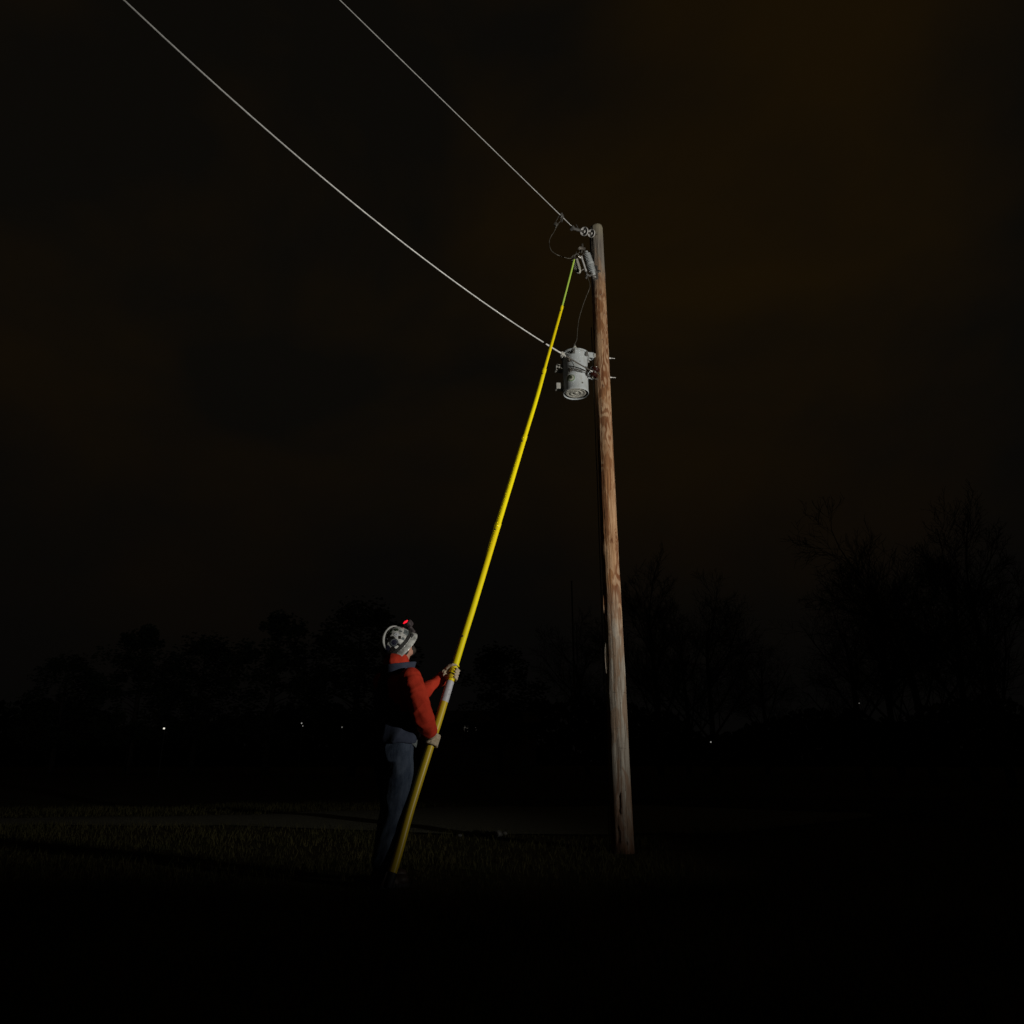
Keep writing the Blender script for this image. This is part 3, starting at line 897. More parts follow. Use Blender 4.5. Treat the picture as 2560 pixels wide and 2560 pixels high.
# grounding strap and small fittings
p, n = on_tank(1456, 957); MB().lathe(p - n * .002, n, [(0, .010), (.008, .010), (.010, .005)], 6).build('ground_lug', M['dark_metal'], tf, sharp=30)
p, n = on_tank(1450, 903); MB().lathe(p - n * .002, n, [(0, .006), (.005, .005)], 8).build('rivet', M['dark_metal'], tf)
p, n = on_tank(1409, 957); MB().lathe(p - n * .002, n, [(0, .011), (.008, .010), (.012, .004)], 10).build('rivet', M['bright_metal'], tf)
p, n = on_tank(1413, 892); MB().lathe(p - n * .002, n, [(0, .014), (.012, .013), (.018, .006)], 8).build('rivet', M['galv'], tf)

# ------------------------------------------------------------------ spool insulator and the lower wire
S0 = P(1485, 931, 7.80)
spool = empty('spool_insulator', tuple(S0), 'dark red-brown glazed spool insulator between transformer and pole', 'insulator')
mb = MB()
ax = Vector((.35, -.25, 1)).normalized()
mb.lathe(S0 - ax * .045, ax, [(-.012, .022), (-.012, .050), (-.004, .056), (.022, .055), (.034, .034), (.045, .030), (.056, .034), (.068, .055), (.094, .056), (.102, .050), (.102, .022)], 28)
mb.build('spool', M['brown_glaze'], spool, sharp=35)
mb = MB(); dpole = (Vector((PX, PY, S0.z)) - S0); dpole.z = 0; dpole.normalize()
for sgn in (-1, 1):
    mb.tube([S0 + ax * .052 * sgn, S0 + ax * .054 * sgn + dpole * .06, S0 + ax * .03 * sgn + dpole * .13], .008, 8)
mb.tube([S0 - ax * .07, S0 + ax * .07], .008, 8)
mb.build('clevis', M['dark_metal'], spool)
MB().lathe(S0 + ax * .064, ax, [(0, .015), (.012, .015), (.014, .008)], 6).build('nut', M['bright_metal'], spool, sharp=30)
WD = Vector((-math.sin(math.radians(46)), -math.cos(math.radians(46)), 0))     # both wires leave towards the next pole, behind and left of the camera
WN = Vector((WD.y, -WD.x, 0))
def wire_curve(A, pix, s_max, extra=()):
    pts = []
    for px, py in pix:
        q = plane_hit(px, py, A, WN)
        pts.append(((q - A).dot(WD), q.z))
    # least-squares parabola through the attachment point
    s2 = s3 = s4 = b1 = b2 = 0.0
    for s, z in pts:
        dz = z - A.z
        s2 += s * s; s3 += s ** 3; s4 += s ** 4; b1 += s * dz; b2 += s * s * dz
    det = s2 * s4 - s3 * s3
    c1 = (b1 * s4 - b2 * s3) / det; c2 = (s2 * b2 - s3 * b1) / det
    c2 = max(c2, 0.0)
    return [A + WD * s + Z_ * (c1 * s + c2 * s * s) for s in [s_max * (i / 90) ** 1.4 for i in range(91)]], c1, c2
A1 = S0 + WD * .03
lowpix = [(1405, 890), (1365, 858), (1300, 815), (1232, 769), (1113, 689), (1007, 610), (914, 534), (850, 480), (788, 427)]
lw, c1, c2 = wire_curve(A1, lowpix, 26)
LW = empty('neutral_wire', tuple(A1), 'lower bright overhead wire running from the transformer to upper left', 'wire')
mb = MB(); mb.tube(lw, .0068, 8); mb.build('conductor', M['wire'], LW)
def at_s(A, c1, c2, s): return A + WD * s + Z_ * (c1 * s + c2 * s * s)
def wrap(A, c1, c2, s0, s1, r, parent, name, mat_):
    mb = MB()
    mb.tube([at_s(A, c1, c2, s0 + (s1 - s0) * i / 12) for i in range(13)], [r * .7] + [r] * 11 + [r * .7], 8)
    return mb.build(name, M[mat_], parent)
def s_of(A, px, py): return (plane_hit(px, py, A, WN) - A).dot(WD)
g0 = s_of(A1, 1411, 893)
wrap(A1, c1, c2, .02, g0, .0078, LW, 'grip', 'dark_metal')
wrap(A1, c1, c2, g0, s_of(A1, 1364, 860), .0095, LW, 'grip', 'wire')
mb = MB(); gp = at_s(A1, c1, c2, g0 + .03)
mb.box(gp, WD * .030, WN * .016, Z_ * .020, .25); mb.lathe(gp - Z_ * .03, Z_, [(0, .006), (.06, .006)], 8); mb.lathe(gp + Z_ * .018, Z_, [(0, .011), (.010, .011)], 6)
mb.build('clamp', M['tank_tan'], LW)
# tail of the wire bent round the spool
mb = MB(); tl = []
u_, w_ = perp(ax)
for i in range(20):
    a = 2 * math.pi * i / 19 * .9 + 2.2
    tl.append(S0 + (u_ * math.cos(a) + w_ * math.sin(a)) * .030 + ax * (.01 - .02 * i / 19))
mb.tube(tl, .0055, 8); mb.build('tail_loop', M['bright_metal'], LW)

# ------------------------------------------------------------------ upper wire and its insulators
A2 = P(1492, 587, 7.92)
CP = P(1436, 572, 7.56)                                   # where the conductor is gripped
up, d1, d2 = wire_curve(CP, [(1404, 541), (1345, 484), (1285, 427)], 26)
d_up = (CP - A2).normalized()
UI = empty('strain_insulator', tuple(A2), 'pair of pale bell insulators holding the upper wire at the pole top', 'insulator')
def bell(c, ax, R, name):
    mb = MB()
    mb.lathe(c, ax, [(-.030, .012), (-.028, .022), (-.012, .026), (-.004, R * .75), (.008, R), (.022, R * 1.02), (.026, R * .97), (.022, R * .88), (.010, R * .78), (.004, R * .5), (.006, R * .34), (.020, R * .30), (.028, .010)], 32)
    return mb.build(name, M['polymer'], UI, sharp=45)
def on_string(px): return A2 + (CP - A2) * ((1492 - px) / 56.0)
B1, B2 = on_string(1480), on_string(1462)
bell(B1, d_up, .051, 'bell'); bell(B2, d_up, .055, 'bell')
MB().tube([A2 - d_up * .06, B1, B2, on_string(1448)], .009, 8).build('link_pin', M['dark_metal'], UI)
c_a, c_b = on_string(1453), on_string(1431)
V_up = perp(d_up)[1]
mb = MB(); mb.loft([(c_a.lerp(c_b, t), WN * r, V_up * r * 1.2, 2.6) for t, r in ((0, .010), (.12, .017), (.3, .013), (.5, .018), (.62, .013), (.85, .015), (1, .010))], 16)
mb.lathe(c_b - WN * .022, WN, [(0, .012), (0, .024), (.044, .024), (.044, .012)], 18)
mb.lathe(c_b + Z_ * -.012 - WN * .02, WN, [(0, .008), (.05, .008)], 8)
mb.build('dead_end_clamp', M['galv'], UI)
mb = MB(); q0 = on_string(1446); q1 = P(1440, 561, q0.y)
mb.tube([q0, q0.lerp(q1, .5) + X_ * .004, q1], .004, 6); mb.build('wire_tail', M['galv'], UI)
UW = empty('primary_wire', tuple(CP), 'upper overhead wire leaving the pole top towards the top edge', 'wire')
mb = MB(); mb.tube(up, .0047, 8); mb.build('conductor', M['wire'], UW)
# hot-line clamp with stirrup and the tap loop down to the cutout
s_c = s_of(CP, 1404, 541); HC = at_s(CP, d1, d2, s_c)
hc_ = empty('stirrup_clamp', tuple(HC), 'small clamp with wire stirrup on the upper wire near the pole top', 'clamp')
mb = MB(); mb.box(HC, d_up * .026, WN * .016, Z_ * .022, .2); mb.lathe(HC + Z_ * .0, Z_, [(-.03, .008), (.045, .008)], 8); mb.lathe(HC + Z_ * .03, Z_, [(0, .015), (.014, .015)], 6)
mb.lathe(HC - Z_ * .085 + d_up * -.0, (Vector((.25, 0, 1))), [(0, .006), (.09, .007)], 8)
mb.build('clamp_body', M['galv'], hc_)
DHC = HC.y
st1, st2, st3, st4 = P(1397, 540, DHC), P(1389, 555, DHC), P(1392, 562, DHC), P(1402, 552, DHC)
MB().tube([st1, st2, st3, st4, HC], .0048, 7).build('stirrup', M['dark_metal'], hc_)
mb = MB(); cc = P(1390, 561, DHC); mb.box(cc, Vector((.018, 0, -.014)), Y_ * .012, Vector((.012, 0, .016)), .2)
mb.lathe(P(1389, 570, DHC), Vector((.3, 0, 1)), [(0, .008), (.012, .011), (.03, .008)], 8); mb.build('tap_clamp', M['bright_metal'], hc_)
tap_pts = [P(1391, 566, DHC), P(1386, 578, DHC), P(1377, 592, DHC), P(1373, 606, DHC), P(1377, 624, DHC), P(1389, 635, 7.62), P(1407, 642, 7.66), P(1424, 646, 7.68), P(1437, 640, 7.70), P(1451, 629, 7.70)]
tw = MB().tube(smooth_path(tap_pts, 5), .0042, 7).build('tap_wire', M['thin_wire'], None)
tag(tw, 'thin looping tap wire hanging from the stirrup clamp to the cutout', 'wire')

# ------------------------------------------------------------------ fuse cutout
ct, cb = P(1465, 628, 7.72), P(1484, 689, 7.78)
cut = empty('fuse_cutout', tuple(cb), 'ribbed grey fuse cutout slanting in front of the pole top', 'cutout')
axc = (cb - ct).normalized(); Lc = (cb - ct).length
mb = MB(); pr = [(0, .014), (.004, .020), (.028, .022)]
nsh = 12
for i in range(nsh):
    h = .034 + (Lc - .085) * i / nsh; st_ = (Lc - .085) / nsh
    R_ = .043 + .004 * math.sin(math.pi * i / (nsh - 1))
    pr += [(h, .024), (h + st_ * .34, R_), (h + st_ * .50, R_), (h + st_ * .56, .024)]
pr += [(Lc - .048, .026), (Lc - .040, .030), (Lc - .004, .028), (Lc, .018)]
mb.lathe(ct, axc, pr, 26); ins = mb.build('insulator', M['porcelain'], cut, sharp=40)
mc = ct.lerp(cb, .55); side_c = perp(axc)[0]
MB().lathe(mc - axc * .02, axc, [(0, .040), (0, .050), (.030, .050), (.030, .040)], 26).build('band', M['porcelain'], cut, sharp=35)
mb = MB(); pp = Vector((PX, PY, mc.z)); dp_ = (pp - mc); dp_.z = 0; dp_.normalize()
mb.tube([mc + dp_ * .03, mc + dp_ * .10 + Z_ * .01, pp - dp_ * (pole_r(mc.z) - .01)], [.016, .016, .018], 8)
mb.box(pp - dp_ * (pole_r(mc.z) + .004), dp_ * .008, dp_.cross(Z_) * .03, Z_ * .10, .1); mb.build('bracket', M['galv'], cut)
ft, fb = P(1453, 641, 7.62), P(1465, 679, 7.66)
axf = (fb - ft).normalized(); Lf = (fb - ft).length
mb = MB(); mb.lathe(ft, axf, [(0, .010), (.002, .0145), (.035, .0145), (.037, .0125), (Lf - .03, .0125), (Lf - .028, .0155), (Lf, .0155)], 16); tube_ = mb.build('fuse_tube', M['fuse_tube'], cut, sharp=35)
MB().tube([ft + axf * .01, P(1449, 639, 7.60), P(1444, 637, 7.60), P(1446, 641, 7.60), ft + axf * .03], .0045, 7).build('pull_ring', M['bright_metal'], tube_)
# upper contact hood and lower hinge
h0, h1 = P(1446, 621, 7.62), P(1463, 622, 7.68)
mb = MB()
hd = (h1 - h0).normalized()
mb.loft([(h0 - Z_ * .008, Vector((.010, 0, 0)), Y_ * .014), (h0 + hd * .012 + Z_ * .004, Vector((.012, 0, .02)), Y_ * .024), (h0 + hd * .04 - Z_ * .002, Vector((.010, 0, .026)), Y_ * .026), (h1 - hd * .02, Vector((.008, 0, .018)), Y_ * .018), (h1, Vector((.006, 0, .012)), Y_ * .014)], 14)
mb.build('contact_hood', M['dark_metal'], cut)
mb = MB(); e0 = P(1456, 618, 7.66)
mb.box(e0 + Z_ * .018, Vector((.012, 0, .004)), Y_ * .010, Z_ * .030, .2)
mb.lathe(P(1460, 630, 7.66), Vector((.4, -1, .2)), [(-.02, .010), (.02, .010)], 8)
mb.lathe(P(1454, 628, 7.64), Vector((.2, -1, .5)), [(-.02, .013), (.015, .013)], 6)
mb.tube([P(1463, 625, 7.70), P(1459, 634, 7.66), ft], .007, 7); mb.build('upper_contact', M['dark_metal'], cut)
mb = MB(); mb.tube([cb - axc * .03, P(1474, 690, 7.70), P(1467, 686, 7.66), fb], [.014, .013, .012, .012], 8)
mb.lathe(P(1467, 689, 7.64), Vector((.3, -1, 0)), [(-.02, .015), (.02, .015)], 12)
mb.tube([P(1467, 690, 7.65), P(1466, 697, 7.65), P(1464, 694, 7.64)], .007, 7); mb.build('hinge', M['galv'], cut)
MB().box(cb + axc * .012, X_ * .022, Y_ * .018, axc * .02, .2).build('end_fitting', M['galv'], cut)

# ------------------------------------------------------------------ surge arrester
at, ab = P(1436, 648, 7.74), P(1447, 683, 7.78)
axa = (ab - at).normalized(); La = (ab - at).length
arr = empty('surge_arrester', tuple(ab), 'short ribbed arrester with pale cup end beside the stick tip', 'arrester')
mb = MB(); pr = [(0, .010), (.004, .020)]
for i in range(7):
    st_ = (La - .05) / 7; h = .008 + st_ * i
    pr += [(h, .026), (h + st_ * .3, .044), (h + st_ * .5, .044), (h + st_ * .6, .026)]
pr += [(La - .04, .024)]
mb.lathe(at, axa, pr, 24); mb.build('housing', M['porcelain_warm'], arr, sharp=40)
mb = MB(); mb.lathe(at + axa * (La - .045), axa, [(0, .028), (.004, .036), (.030, .034), (.042, .028), (.046, .018), (.046, .006)], 24); cup = mb.build('end_cup', M['porcelain_warm'], arr, sharp=35)
MB().lathe(ab - axa * .002, axa, [(-.01, .009), (.016, .009)], 6).build('stud', M['bright_metal'], cup)
mb = MB(); mb.tube([ab - axa * .03 + X_ * .02, P(1462, 672, 7.80), mc + dp_ * .06], [.009, .009, .010], 7); mb.build('bracket', M['dark_metal'], arr)

# jumper from cutout to the transformer bushing
jp = [P(1469, 692, 7.68), P(1475, 712, 7.80), P(1472, 726, 7.86), P(1464, 745, 7.88), P(1456, 768, 7.90), P(1448, 795, 7.92), P(1444, 822, 7.93), P(1442, 848, 7.93), HV_TOP]
jw = MB().tube(smooth_path(jp, 5), .0036, 7).build('jumper_wire', M['thin_wire'], None)
tag(jw, 'thin dark jumper wire dropping from the cutout to the transformer lid', 'wire')


# ------------------------------------------------------------------ the telescoping stick
TIP_D, BASE_D, TIP_Z = 7.56, 5.72, 6.75
def stick_pt(px, py):
    D = 6.5
    for _ in range(12):
        p = P(px, py, D); D = BASE_D + (TIP_D - BASE_D) * min(max(p.z, 0), 7) / TIP_Z
    return P(px, py, D)
spix = [(971, 2214), (996, 2132), (1027, 2020), (1074, 1870), (1098, 1795), (1126, 1702), (1159, 1593), (1188, 1500), (1246, 1308), (1282, 1190), (1312, 1090), (1342, 992), (1364, 912), (1405, 766), (1436, 646)]
S_PTS = [stick_pt(*q) for q in spix]
S_CURVE = smooth_path(S_PTS, 8)
def stick_z(z):
    for a, b in zip(S_CURVE, S_CURVE[1:]):
        if a.z <= z <= b.z:
            t = (z - a.z) / max(b.z - a.z, 1e-6); return a.lerp(b, t), (b - a).normalized()
    if z < S_CURVE[0].z: return S_CURVE[0], (S_CURVE[1] - S_CURVE[0]).normalized()
    return S_CURVE[-1], (S_CURVE[-1] - S_CURVE[-2]).normalized()
def span(z0, z1, n=14): return [stick_z(z0 + (z1 - z0) * i / (n - 1))[0] for i in range(n)]
stick = empty('hot_stick', tuple(S_CURVE[0]), 'long yellow telescoping lineman stick reaching from the worker to the pole top', 'pole tool')
zj = [S_CURVE[0].z] + [stick_pt(x, y).z for x, y in ((1126, 1702), (1246, 1308), (1312, 1090), (1361, 923), (1405, 766), (1438, 640))]
SR = [.0315, .0290, .0265, .0235, .0180, .0125]
for i in range(6):
    nm = 'tip_section' if i == 5 else 'section'
    mt = M['green'] if i == 5 else (M['yellow_old'] if i == 0 else M['yellow'])
    mb = MB(); mb.tube(span(zj[i] - (.0 if i == 0 else .02), zj[i + 1], 24), SR[i], 24); o = mb.build(nm, mt, stick)
    if i == 5: o['label'] = 'bright green top section'
    if 0 < i < 5:
        c, d = stick_z(zj[i + 1] - .03)
        MB().lathe(c, d, [(-.02, SR[i]), (-.018, SR[i] + .0010), (.030, SR[i] + .0010), (.032, SR[i] * .9)], 24).build('collar', M['yellow'], stick, sharp=35)
        for dz in (-.085,):
            c, d = stick_z(zj[i + 1] + dz)
            n = Vector((-.35, -1, 0)); n = (n - d * n.dot(d)).normalized()
            MB().lathe(c + n * (SR[i] - .003), n, [(0, .010), (.0035, .009), (.005, .005)], 12).build('button', M['boot'], stick)
c, d = stick_z(stick_pt(1158, 1594).z)
n = Vector((-.35, -1, 0)); n = (n - d * n.dot(d)).normalized()
MB().lathe(c + n * (SR[1] - .003), n, [(0, .010), (.005, .009), (.007, .005)], 12).build('button', M['boot'], stick)
# foot, clamp collar by the upper hand, white label sleeve
c, d = stick_z(0.02)
MB().lathe(S_CURVE[0] - d * .02, d, [(0, .026), (.004, .034), (.10, .035), (.105, .032)], 24).build('foot', M['black_rubber'], stick, sharp=35)
zl0, zl1 = stick_pt(1109, 1755).z, stick_pt(1125, 1704).z
mb = MB(); mb.tube(span(zl0, zl1, 10), SR[0] + .0012, 28); lab = mb.build('label_sleeve', M['label_white'], stick)
lab['label'] = 'scuffed white label wrapped round the stick'
zc = stick_pt(1130, 1688).z
for k, (dz, h, rr) in enumerate(((-.030, .030, .036), (.012, .055, .0345), (.075, .012, .036))):
    c, d = stick_z(zc + dz)
    MB().lathe(c, d, [(0, SR[0]), (0, rr - .002), (.002, rr), (h - .002, rr), (h, rr - .002), (h, SR[1])], 28).build('clamp_collar', M['yellow'] if k != 0 else M['yellow_old'], stick, sharp=35)
for dz in (.004, .070):
    c, d = stick_z(zc + dz); MB().lathe(c, d, [(0, .033), (0, .0345), (.005, .0345), (.005, .033)], 28).build('seal_ring', M['boot'], stick, sharp=35)
c, d = stick_z(zc + .04); n = Vector((-.25, -1, 0)); n = (n - d * n.dot(d)).normalized()
MB().lathe(c + n * .030, n, [(0, .016), (.006, .016), (.006, .010), (.010, .009), (.011, .004)], 18).build('button', M['yellow_old'], stick, sharp=35)
# metal head with prongs at the tip
c, d = stick_z(zj[6])
head = MB().lathe(c - d * .03, d, [(0, .013), (.02, .015), (.05, .013), (.06, .009)], 14).build('head', M['dark_metal'], stick, sharp=35)
mb = MB(); Dt = c.y
mb.tube([c + d * .02, P(1438, 636, Dt), P(1444, 634, Dt), P(1447, 638, Dt)], .0055, 7)
mb.tube([c + d * .01, P(1436, 637, Dt), P(1431, 640, Dt), P(1429, 643, Dt)], .0055, 7)
mb.tube([c + d * .02, P(1441, 630, Dt)], .004, 7)
mb.build('hook', M['bright_metal'], head)

# ------------------------------------------------------------------ the worker
YAW = math.radians(42)
Fv = Vector((math.cos(YAW), math.sin(YAW), 0)); Rv = Vector((math.sin(YAW), -math.cos(YAW), 0))
WO = P(993, 1700, 5.95); WO.z = 0
worker = empty('person', tuple(WO), 'worker in white helmet and rust-red sleeves holding the yellow stick', 'person')
def B(r, f, z): return WO + Rv * r + Fv * f + Z_ * z
nz = noise.noise
def cloth(sc, amp, stretch=(1, 1, 1), off=0.0):
    st_ = Vector(stretch)
    def fn(co):
        q = Vector((co.x * st_.x, co.y * st_.y, co.z * st_.z)) * sc + Vector((off, off, off))
        a = nz(q); b_ = nz(q * 2.3 + Vector((5, 1, 2)))
        return amp * ((1 - abs(a) * 2.2) * .7 + b_ * .45)
    return fn
# arms
upr, upl = stick_pt(1083, 1850), stick_pt(1127, 1684)
sR = B(.185, -.01, 1.455); sL = B(-.185, .0, 1.455)
eR = P(1055, 1786, 5.70); wR = P(1075, 1830, 5.88)
eL = P(1048, 1733, 6.06); wL = P(1112, 1692, 6.24)
mb = MB()
mb.loft([(B(.0, -.005, 1.00), Rv * .175, Fv * .125, 2.4), (B(0, 0, 1.15), Rv * .180, Fv * .125, 2.4), (B(0, 0, 1.32), Rv * .20, Fv * .130, 2.4), (B(0, -.005, 1.43), Rv * .205, Fv * .115, 2.3), (B(0, -.01, 1.50), Rv * .13, Fv * .085), (B(0, .0, 1.555), Rv * .075, Fv * .075), (B(0, .01, 1.60), Rv * .07, Fv * .072)], 32)
def sleeve(mb, a, e, w, rad_l):
    pts = smooth_path([a - (e - a) * .10, a.lerp(e, .12), a.lerp(e, .5), e, e.lerp(w, .5), w], 5)
    mb.tube(pts, lerp_list(rad_l, len(pts)), 20)
    mb.ell(a, Rv * .088, Fv * .088, Z_ * .082)
sleeve(mb, sR, eR, wR, [.070, .090, .086, .076, .068, .056]); sleeve(mb, sL, eL, wL, [.066, .078, .068, .058, .050, .046])
# hood bunched round the neck
mb.loft([(B(0, -.005, 1.50), Rv * .112, Fv * .110), (B(0, -.012, 1.555), Rv * .110, Fv * .108), (B(.004, -.020, 1.605), Rv * .100, Fv * .098), (B(.008, -.022, 1.640), Rv * .090, Fv * .086), (B(.010, -.02, 1.655), Rv * .074, Fv * .070)], 28)
def folds(v1, fr, along, amp, off):
    v1 = Vector(v1).normalized(); a_, b_ = perp(v1)
    def fn(co):
        q = Vector((co.dot(v1) * along, co.dot(a_) * fr, co.dot(b_) * fr)) + Vector((off, off * 2, off))
        n1 = nz(q); n2 = nz(q * 1.9 + Vector((3, 7, 1)))
        return amp * (.9 - 2.6 * abs(n1)) + amp * .5 * n2
    return fn
f1, f2 = folds((.28, -.1, -.95), 10, 2.2, .0062, 1.3), folds((.8, .1, .55), 15, 4.0, .0034, 4.1)
def jw_(co):
    return f1(co) + f2(co)
soft_part('jacket', mb, .0065, M['red_cloth'], worker, 5, jw_)
for w_, e_, kc in ((wR, eR, 1.0), (wL, eL, .82)):
    d = (w_ - e_).normalized()
    mb = MB(); mb.lathe(w_ - d * .035, d, [(0, .050 * kc), (.0, .057 * kc), (.006, .060 * kc), (.036, .058 * kc), (.040, .054 * kc), (.040, .040 * kc)], 24); mb.build('cuff', M['red_cloth'], worker, sharp=50)
# vest
mb = MB()
mb.loft([(B(0, -.005, .985), Rv * .192, Fv * .142, 2.5), (B(0, -.005, 1.02), Rv * .200, Fv * .150, 2.5), (B(0, 0, 1.15), Rv * .200, Fv * .146, 2.5), (B(-.006, 0, 1.26), Rv * .194, Fv * .144, 2.4), (B(-.022, -.005, 1.36), Rv * .146, Fv * .136, 2.3), (B(-.022, -.01, 1.45), Rv * .118, Fv * .120, 2.2), (B(-.004, -.01, 1.505), Rv * .122, Fv * .104), (B(0, -.005, 1.54), Rv * .110, Fv * .100)], 36)
f5 = folds((.5, .1, .8), 10, 3.2, .0065, 9.2)
soft_part('vest', mb, .0075, M['vest_cloth'], worker, 3, f5)
# standing collar, open at the throat
mb = MB(); n_ = 26; out, inn = [], []
for i in range(n_ + 1):
    t = math.radians(-158 + 316 * i / n_)       # 0 = nape
    ca, sa = math.cos(t), math.sin(t)
    tall = .052 + .045 * (1 - ca) * .5
    def c_at(r, z): return B(sa * r * 1.02, -.005 - ca * r, z)
    fl_ = .012 * nz(Vector((sa * 2, ca * 2, 1)))
    out.append([c_at(.124, 1.500), c_at(.133 + fl_, 1.510 + tall * .5), c_at(.141 + fl_ * 2, 1.510 + tall), c_at(.134 + fl_ * 2, 1.510 + tall + .004), c_at(.126 + fl_, 1.510 + tall * .5), c_at(.112, 1.500)])
mb.rings(out)
mb.build('collar', M['vest_cloth'], worker, sharp=50)
# shirt tail showing under the vest
mb = MB(); tailp = B(.165, .075, .985)
mb.loft([(tailp + Z_ * .03, Rv * .010 + Fv * -.03, Fv * .008 + Rv * .004), (tailp - Z_ * .005, Rv * .010 + Fv * -.030, Fv * .008), (tailp - Z_ * .022 + Fv * .010, Rv * .006 + Fv * -.012, Fv * .005), (tailp - Z_ * .034 + Fv * .014, Rv * .002, Fv * .002)], 10)
mb.build('shirt_tail', M['sticker_grey'], worker)
# jeans
hipR, hipL = B(.095, 0, .90), B(-.095, 0.0, .90)
kR, aR = P(989, 2010, 5.93), P(957, 2176, 5.86); kL, aL = P(982, 2000, 6.18), P(955, 2168, 6.16)
mb = MB()
mb.loft([(B(0, 0, 1.05), Rv * .165, Fv * .115, 2.4), (B(0, -.01, .95), Rv * .178, Fv * .130, 2.4), (B(0, -.01, .86), Rv * .172, Fv * .125, 2.4), (B(0, 0, .81), Rv * .12, Fv * .09)], 32)
for h, k, a in ((hipR, kR, aR), (hipL, kL, aL)):
    pts = smooth_path([h + Z_ * .03, h.lerp(k, .35), k, k.lerp(a, .5), a], 6)
    mb.tube(pts, lerp_list([.094, .104, .092, .085, .075], len(pts)), 20)
f3 = folds((.25, .1, .96), 11, 3.0, .006, 2.2); f4 = folds((.8, .2, .5), 12, 3.4, .0045, 6.2)
soft_part('jeans', mb, .0075, M['denim'], worker, 4, lambda co: f3(co) + f4(co))
# boots
for k, a in ((kR, aR), (kL, aL)):
    g = Vector((a.x, a.y, 0.0)) ; fw_ = (Fv * .9 + Rv * .25).normalized(); sd = Vector((fw_.y, -fw_.x, 0))
    gz = ground_z(g.x, g.y)
    mb = MB()
    mb.loft([(a + Z_ * .10, sd * .052, fw_ * .058), (a + Z_ * .02, sd * .050, fw_ * .062), (g + Z_ * (gz + .075) + fw_ * .01, sd * .047, fw_ * .085), (g + Z_ * (gz + .03) + fw_ * .05, sd * .048, fw_ * .135), (g + Z_ * (gz + .012) + fw_ * .05, sd * .046, fw_ * .138)], 20)
    mb.ell(g + fw_ * .135 + Z_ * (gz + .045), fw_ * .065, sd * .048, Z_ * .040)
    bt = soft_part('boot', mb, .007, M['boot'], worker, 3)
    mb = MB(); mb.loft([(g + fw_ * .052 + Z_ * (gz + h), sd * .052, fw_ * .150, 2.8) for h in (-.004, .014, .022)], 20); mb.build('sole', M['black_rubber'], bt, sharp=40)

# head, looking up at the cutout
TILT = math.radians(46)
HY = math.radians(65)
hf = Vector((math.cos(HY), math.sin(HY), 0)); hr = Vector((math.sin(HY), -math.cos(HY), 0))
Hf = (hf * math.cos(TILT) + Z_ * math.sin(TILT)).normalized()
Hu = (Z_ * math.cos(TILT) - hf * math.sin(TILT)).normalized()
roll = Matrix.Rotation(math.radians(-19), 3, Hf)
Hu = roll @ Hu; Hl = Hu.cross(Hf).normalized()            # left
HB = P(995, 1614, 5.99)                                   # centre of the helmet's brim plane
def H(f, l, u): return HB + Hf * f + Hl * l + Hu * u
mb = MB()
mb.ell(H(-.01, 0, -.005), Hf * .098, Hl * .076, Hu * .105, 20, 14)
mb.loft([(H(.02, 0, -.02), Hf * .085, Hl * .070), (H(.028, 0, -.07), Hf * .072, Hl * .064), (H(.035, 0, -.11), Hf * .060, Hl * .052), (H(.045, 0, -.135), Hf * .040, Hl * .036)], 20)
mb.tube([H(.10, 0, -.03), H(.118, 0, -.065), H(.098, 0, -.072)], [.008, .014, .010], 10)      # nose
mb.tube([H(.094, .035, -.022), H(.101, 0, -.018), H(.094, -.035, -.022)], .010, 8)            # brow
mb.tube([H(.092, .022, -.095), H(.100, 0, -.094), H(.092, -.022, -.095)], .006, 8)            # lips
mb.tube([H(.088, .018, -.105), H(.096, 0, -.106), H(.088, -.018, -.105)], .007, 8)
mb.ell(H(.082, 0, -.130), Hf * .02, Hl * .022, Hu * .016)                                      # chin
for sgn in (-1, 1):
    mb.loft([(H(-.005, sgn * .068, -.045), Hf * .018, Hu * .030), (H(-.010, sgn * .082, -.042), Hf * .020, Hu * .034), (H(-.014, sgn * .088, -.040), Hf * .014, Hu * .026)], 14)
mb.tube([H(-.02, 0, -.08), B(0, .02, 1.60), B(0, -.005, 1.50)], [.058, .060, .068], 18)
body = soft_part('body', mb, .006, M['skin'], worker, 2)
for sgn in (-1, 1):
    MB().ell(H(.083, sgn * .032, -.042), Hf * .012, Hl * .013, Hu * .010, 12, 8).build('eye', M['sticker_white'], body)
    MB().ell(H(.092, sgn * .032, -.042), Hf * .004, Hl * .006, Hu * .006, 10, 6).build('iris', M['hair'], body)
mb = MB()
mb.ell(H(-.035, 0, -.045), Hf * .080, Hl * .0775, Hu * .060, 20, 12)
mb.loft([(H(.055, 0, -.085), Hf * .050, Hl * .064), (H(.062, 0, -.125), Hf * .046, Hl * .052), (H(.065, 0, -.150), Hf * .03, Hl * .036)], 18)   # dark mass round jaw and chin
soft_part('hair', mb, .007, M['hair'], worker, 2, cloth(40, .003))
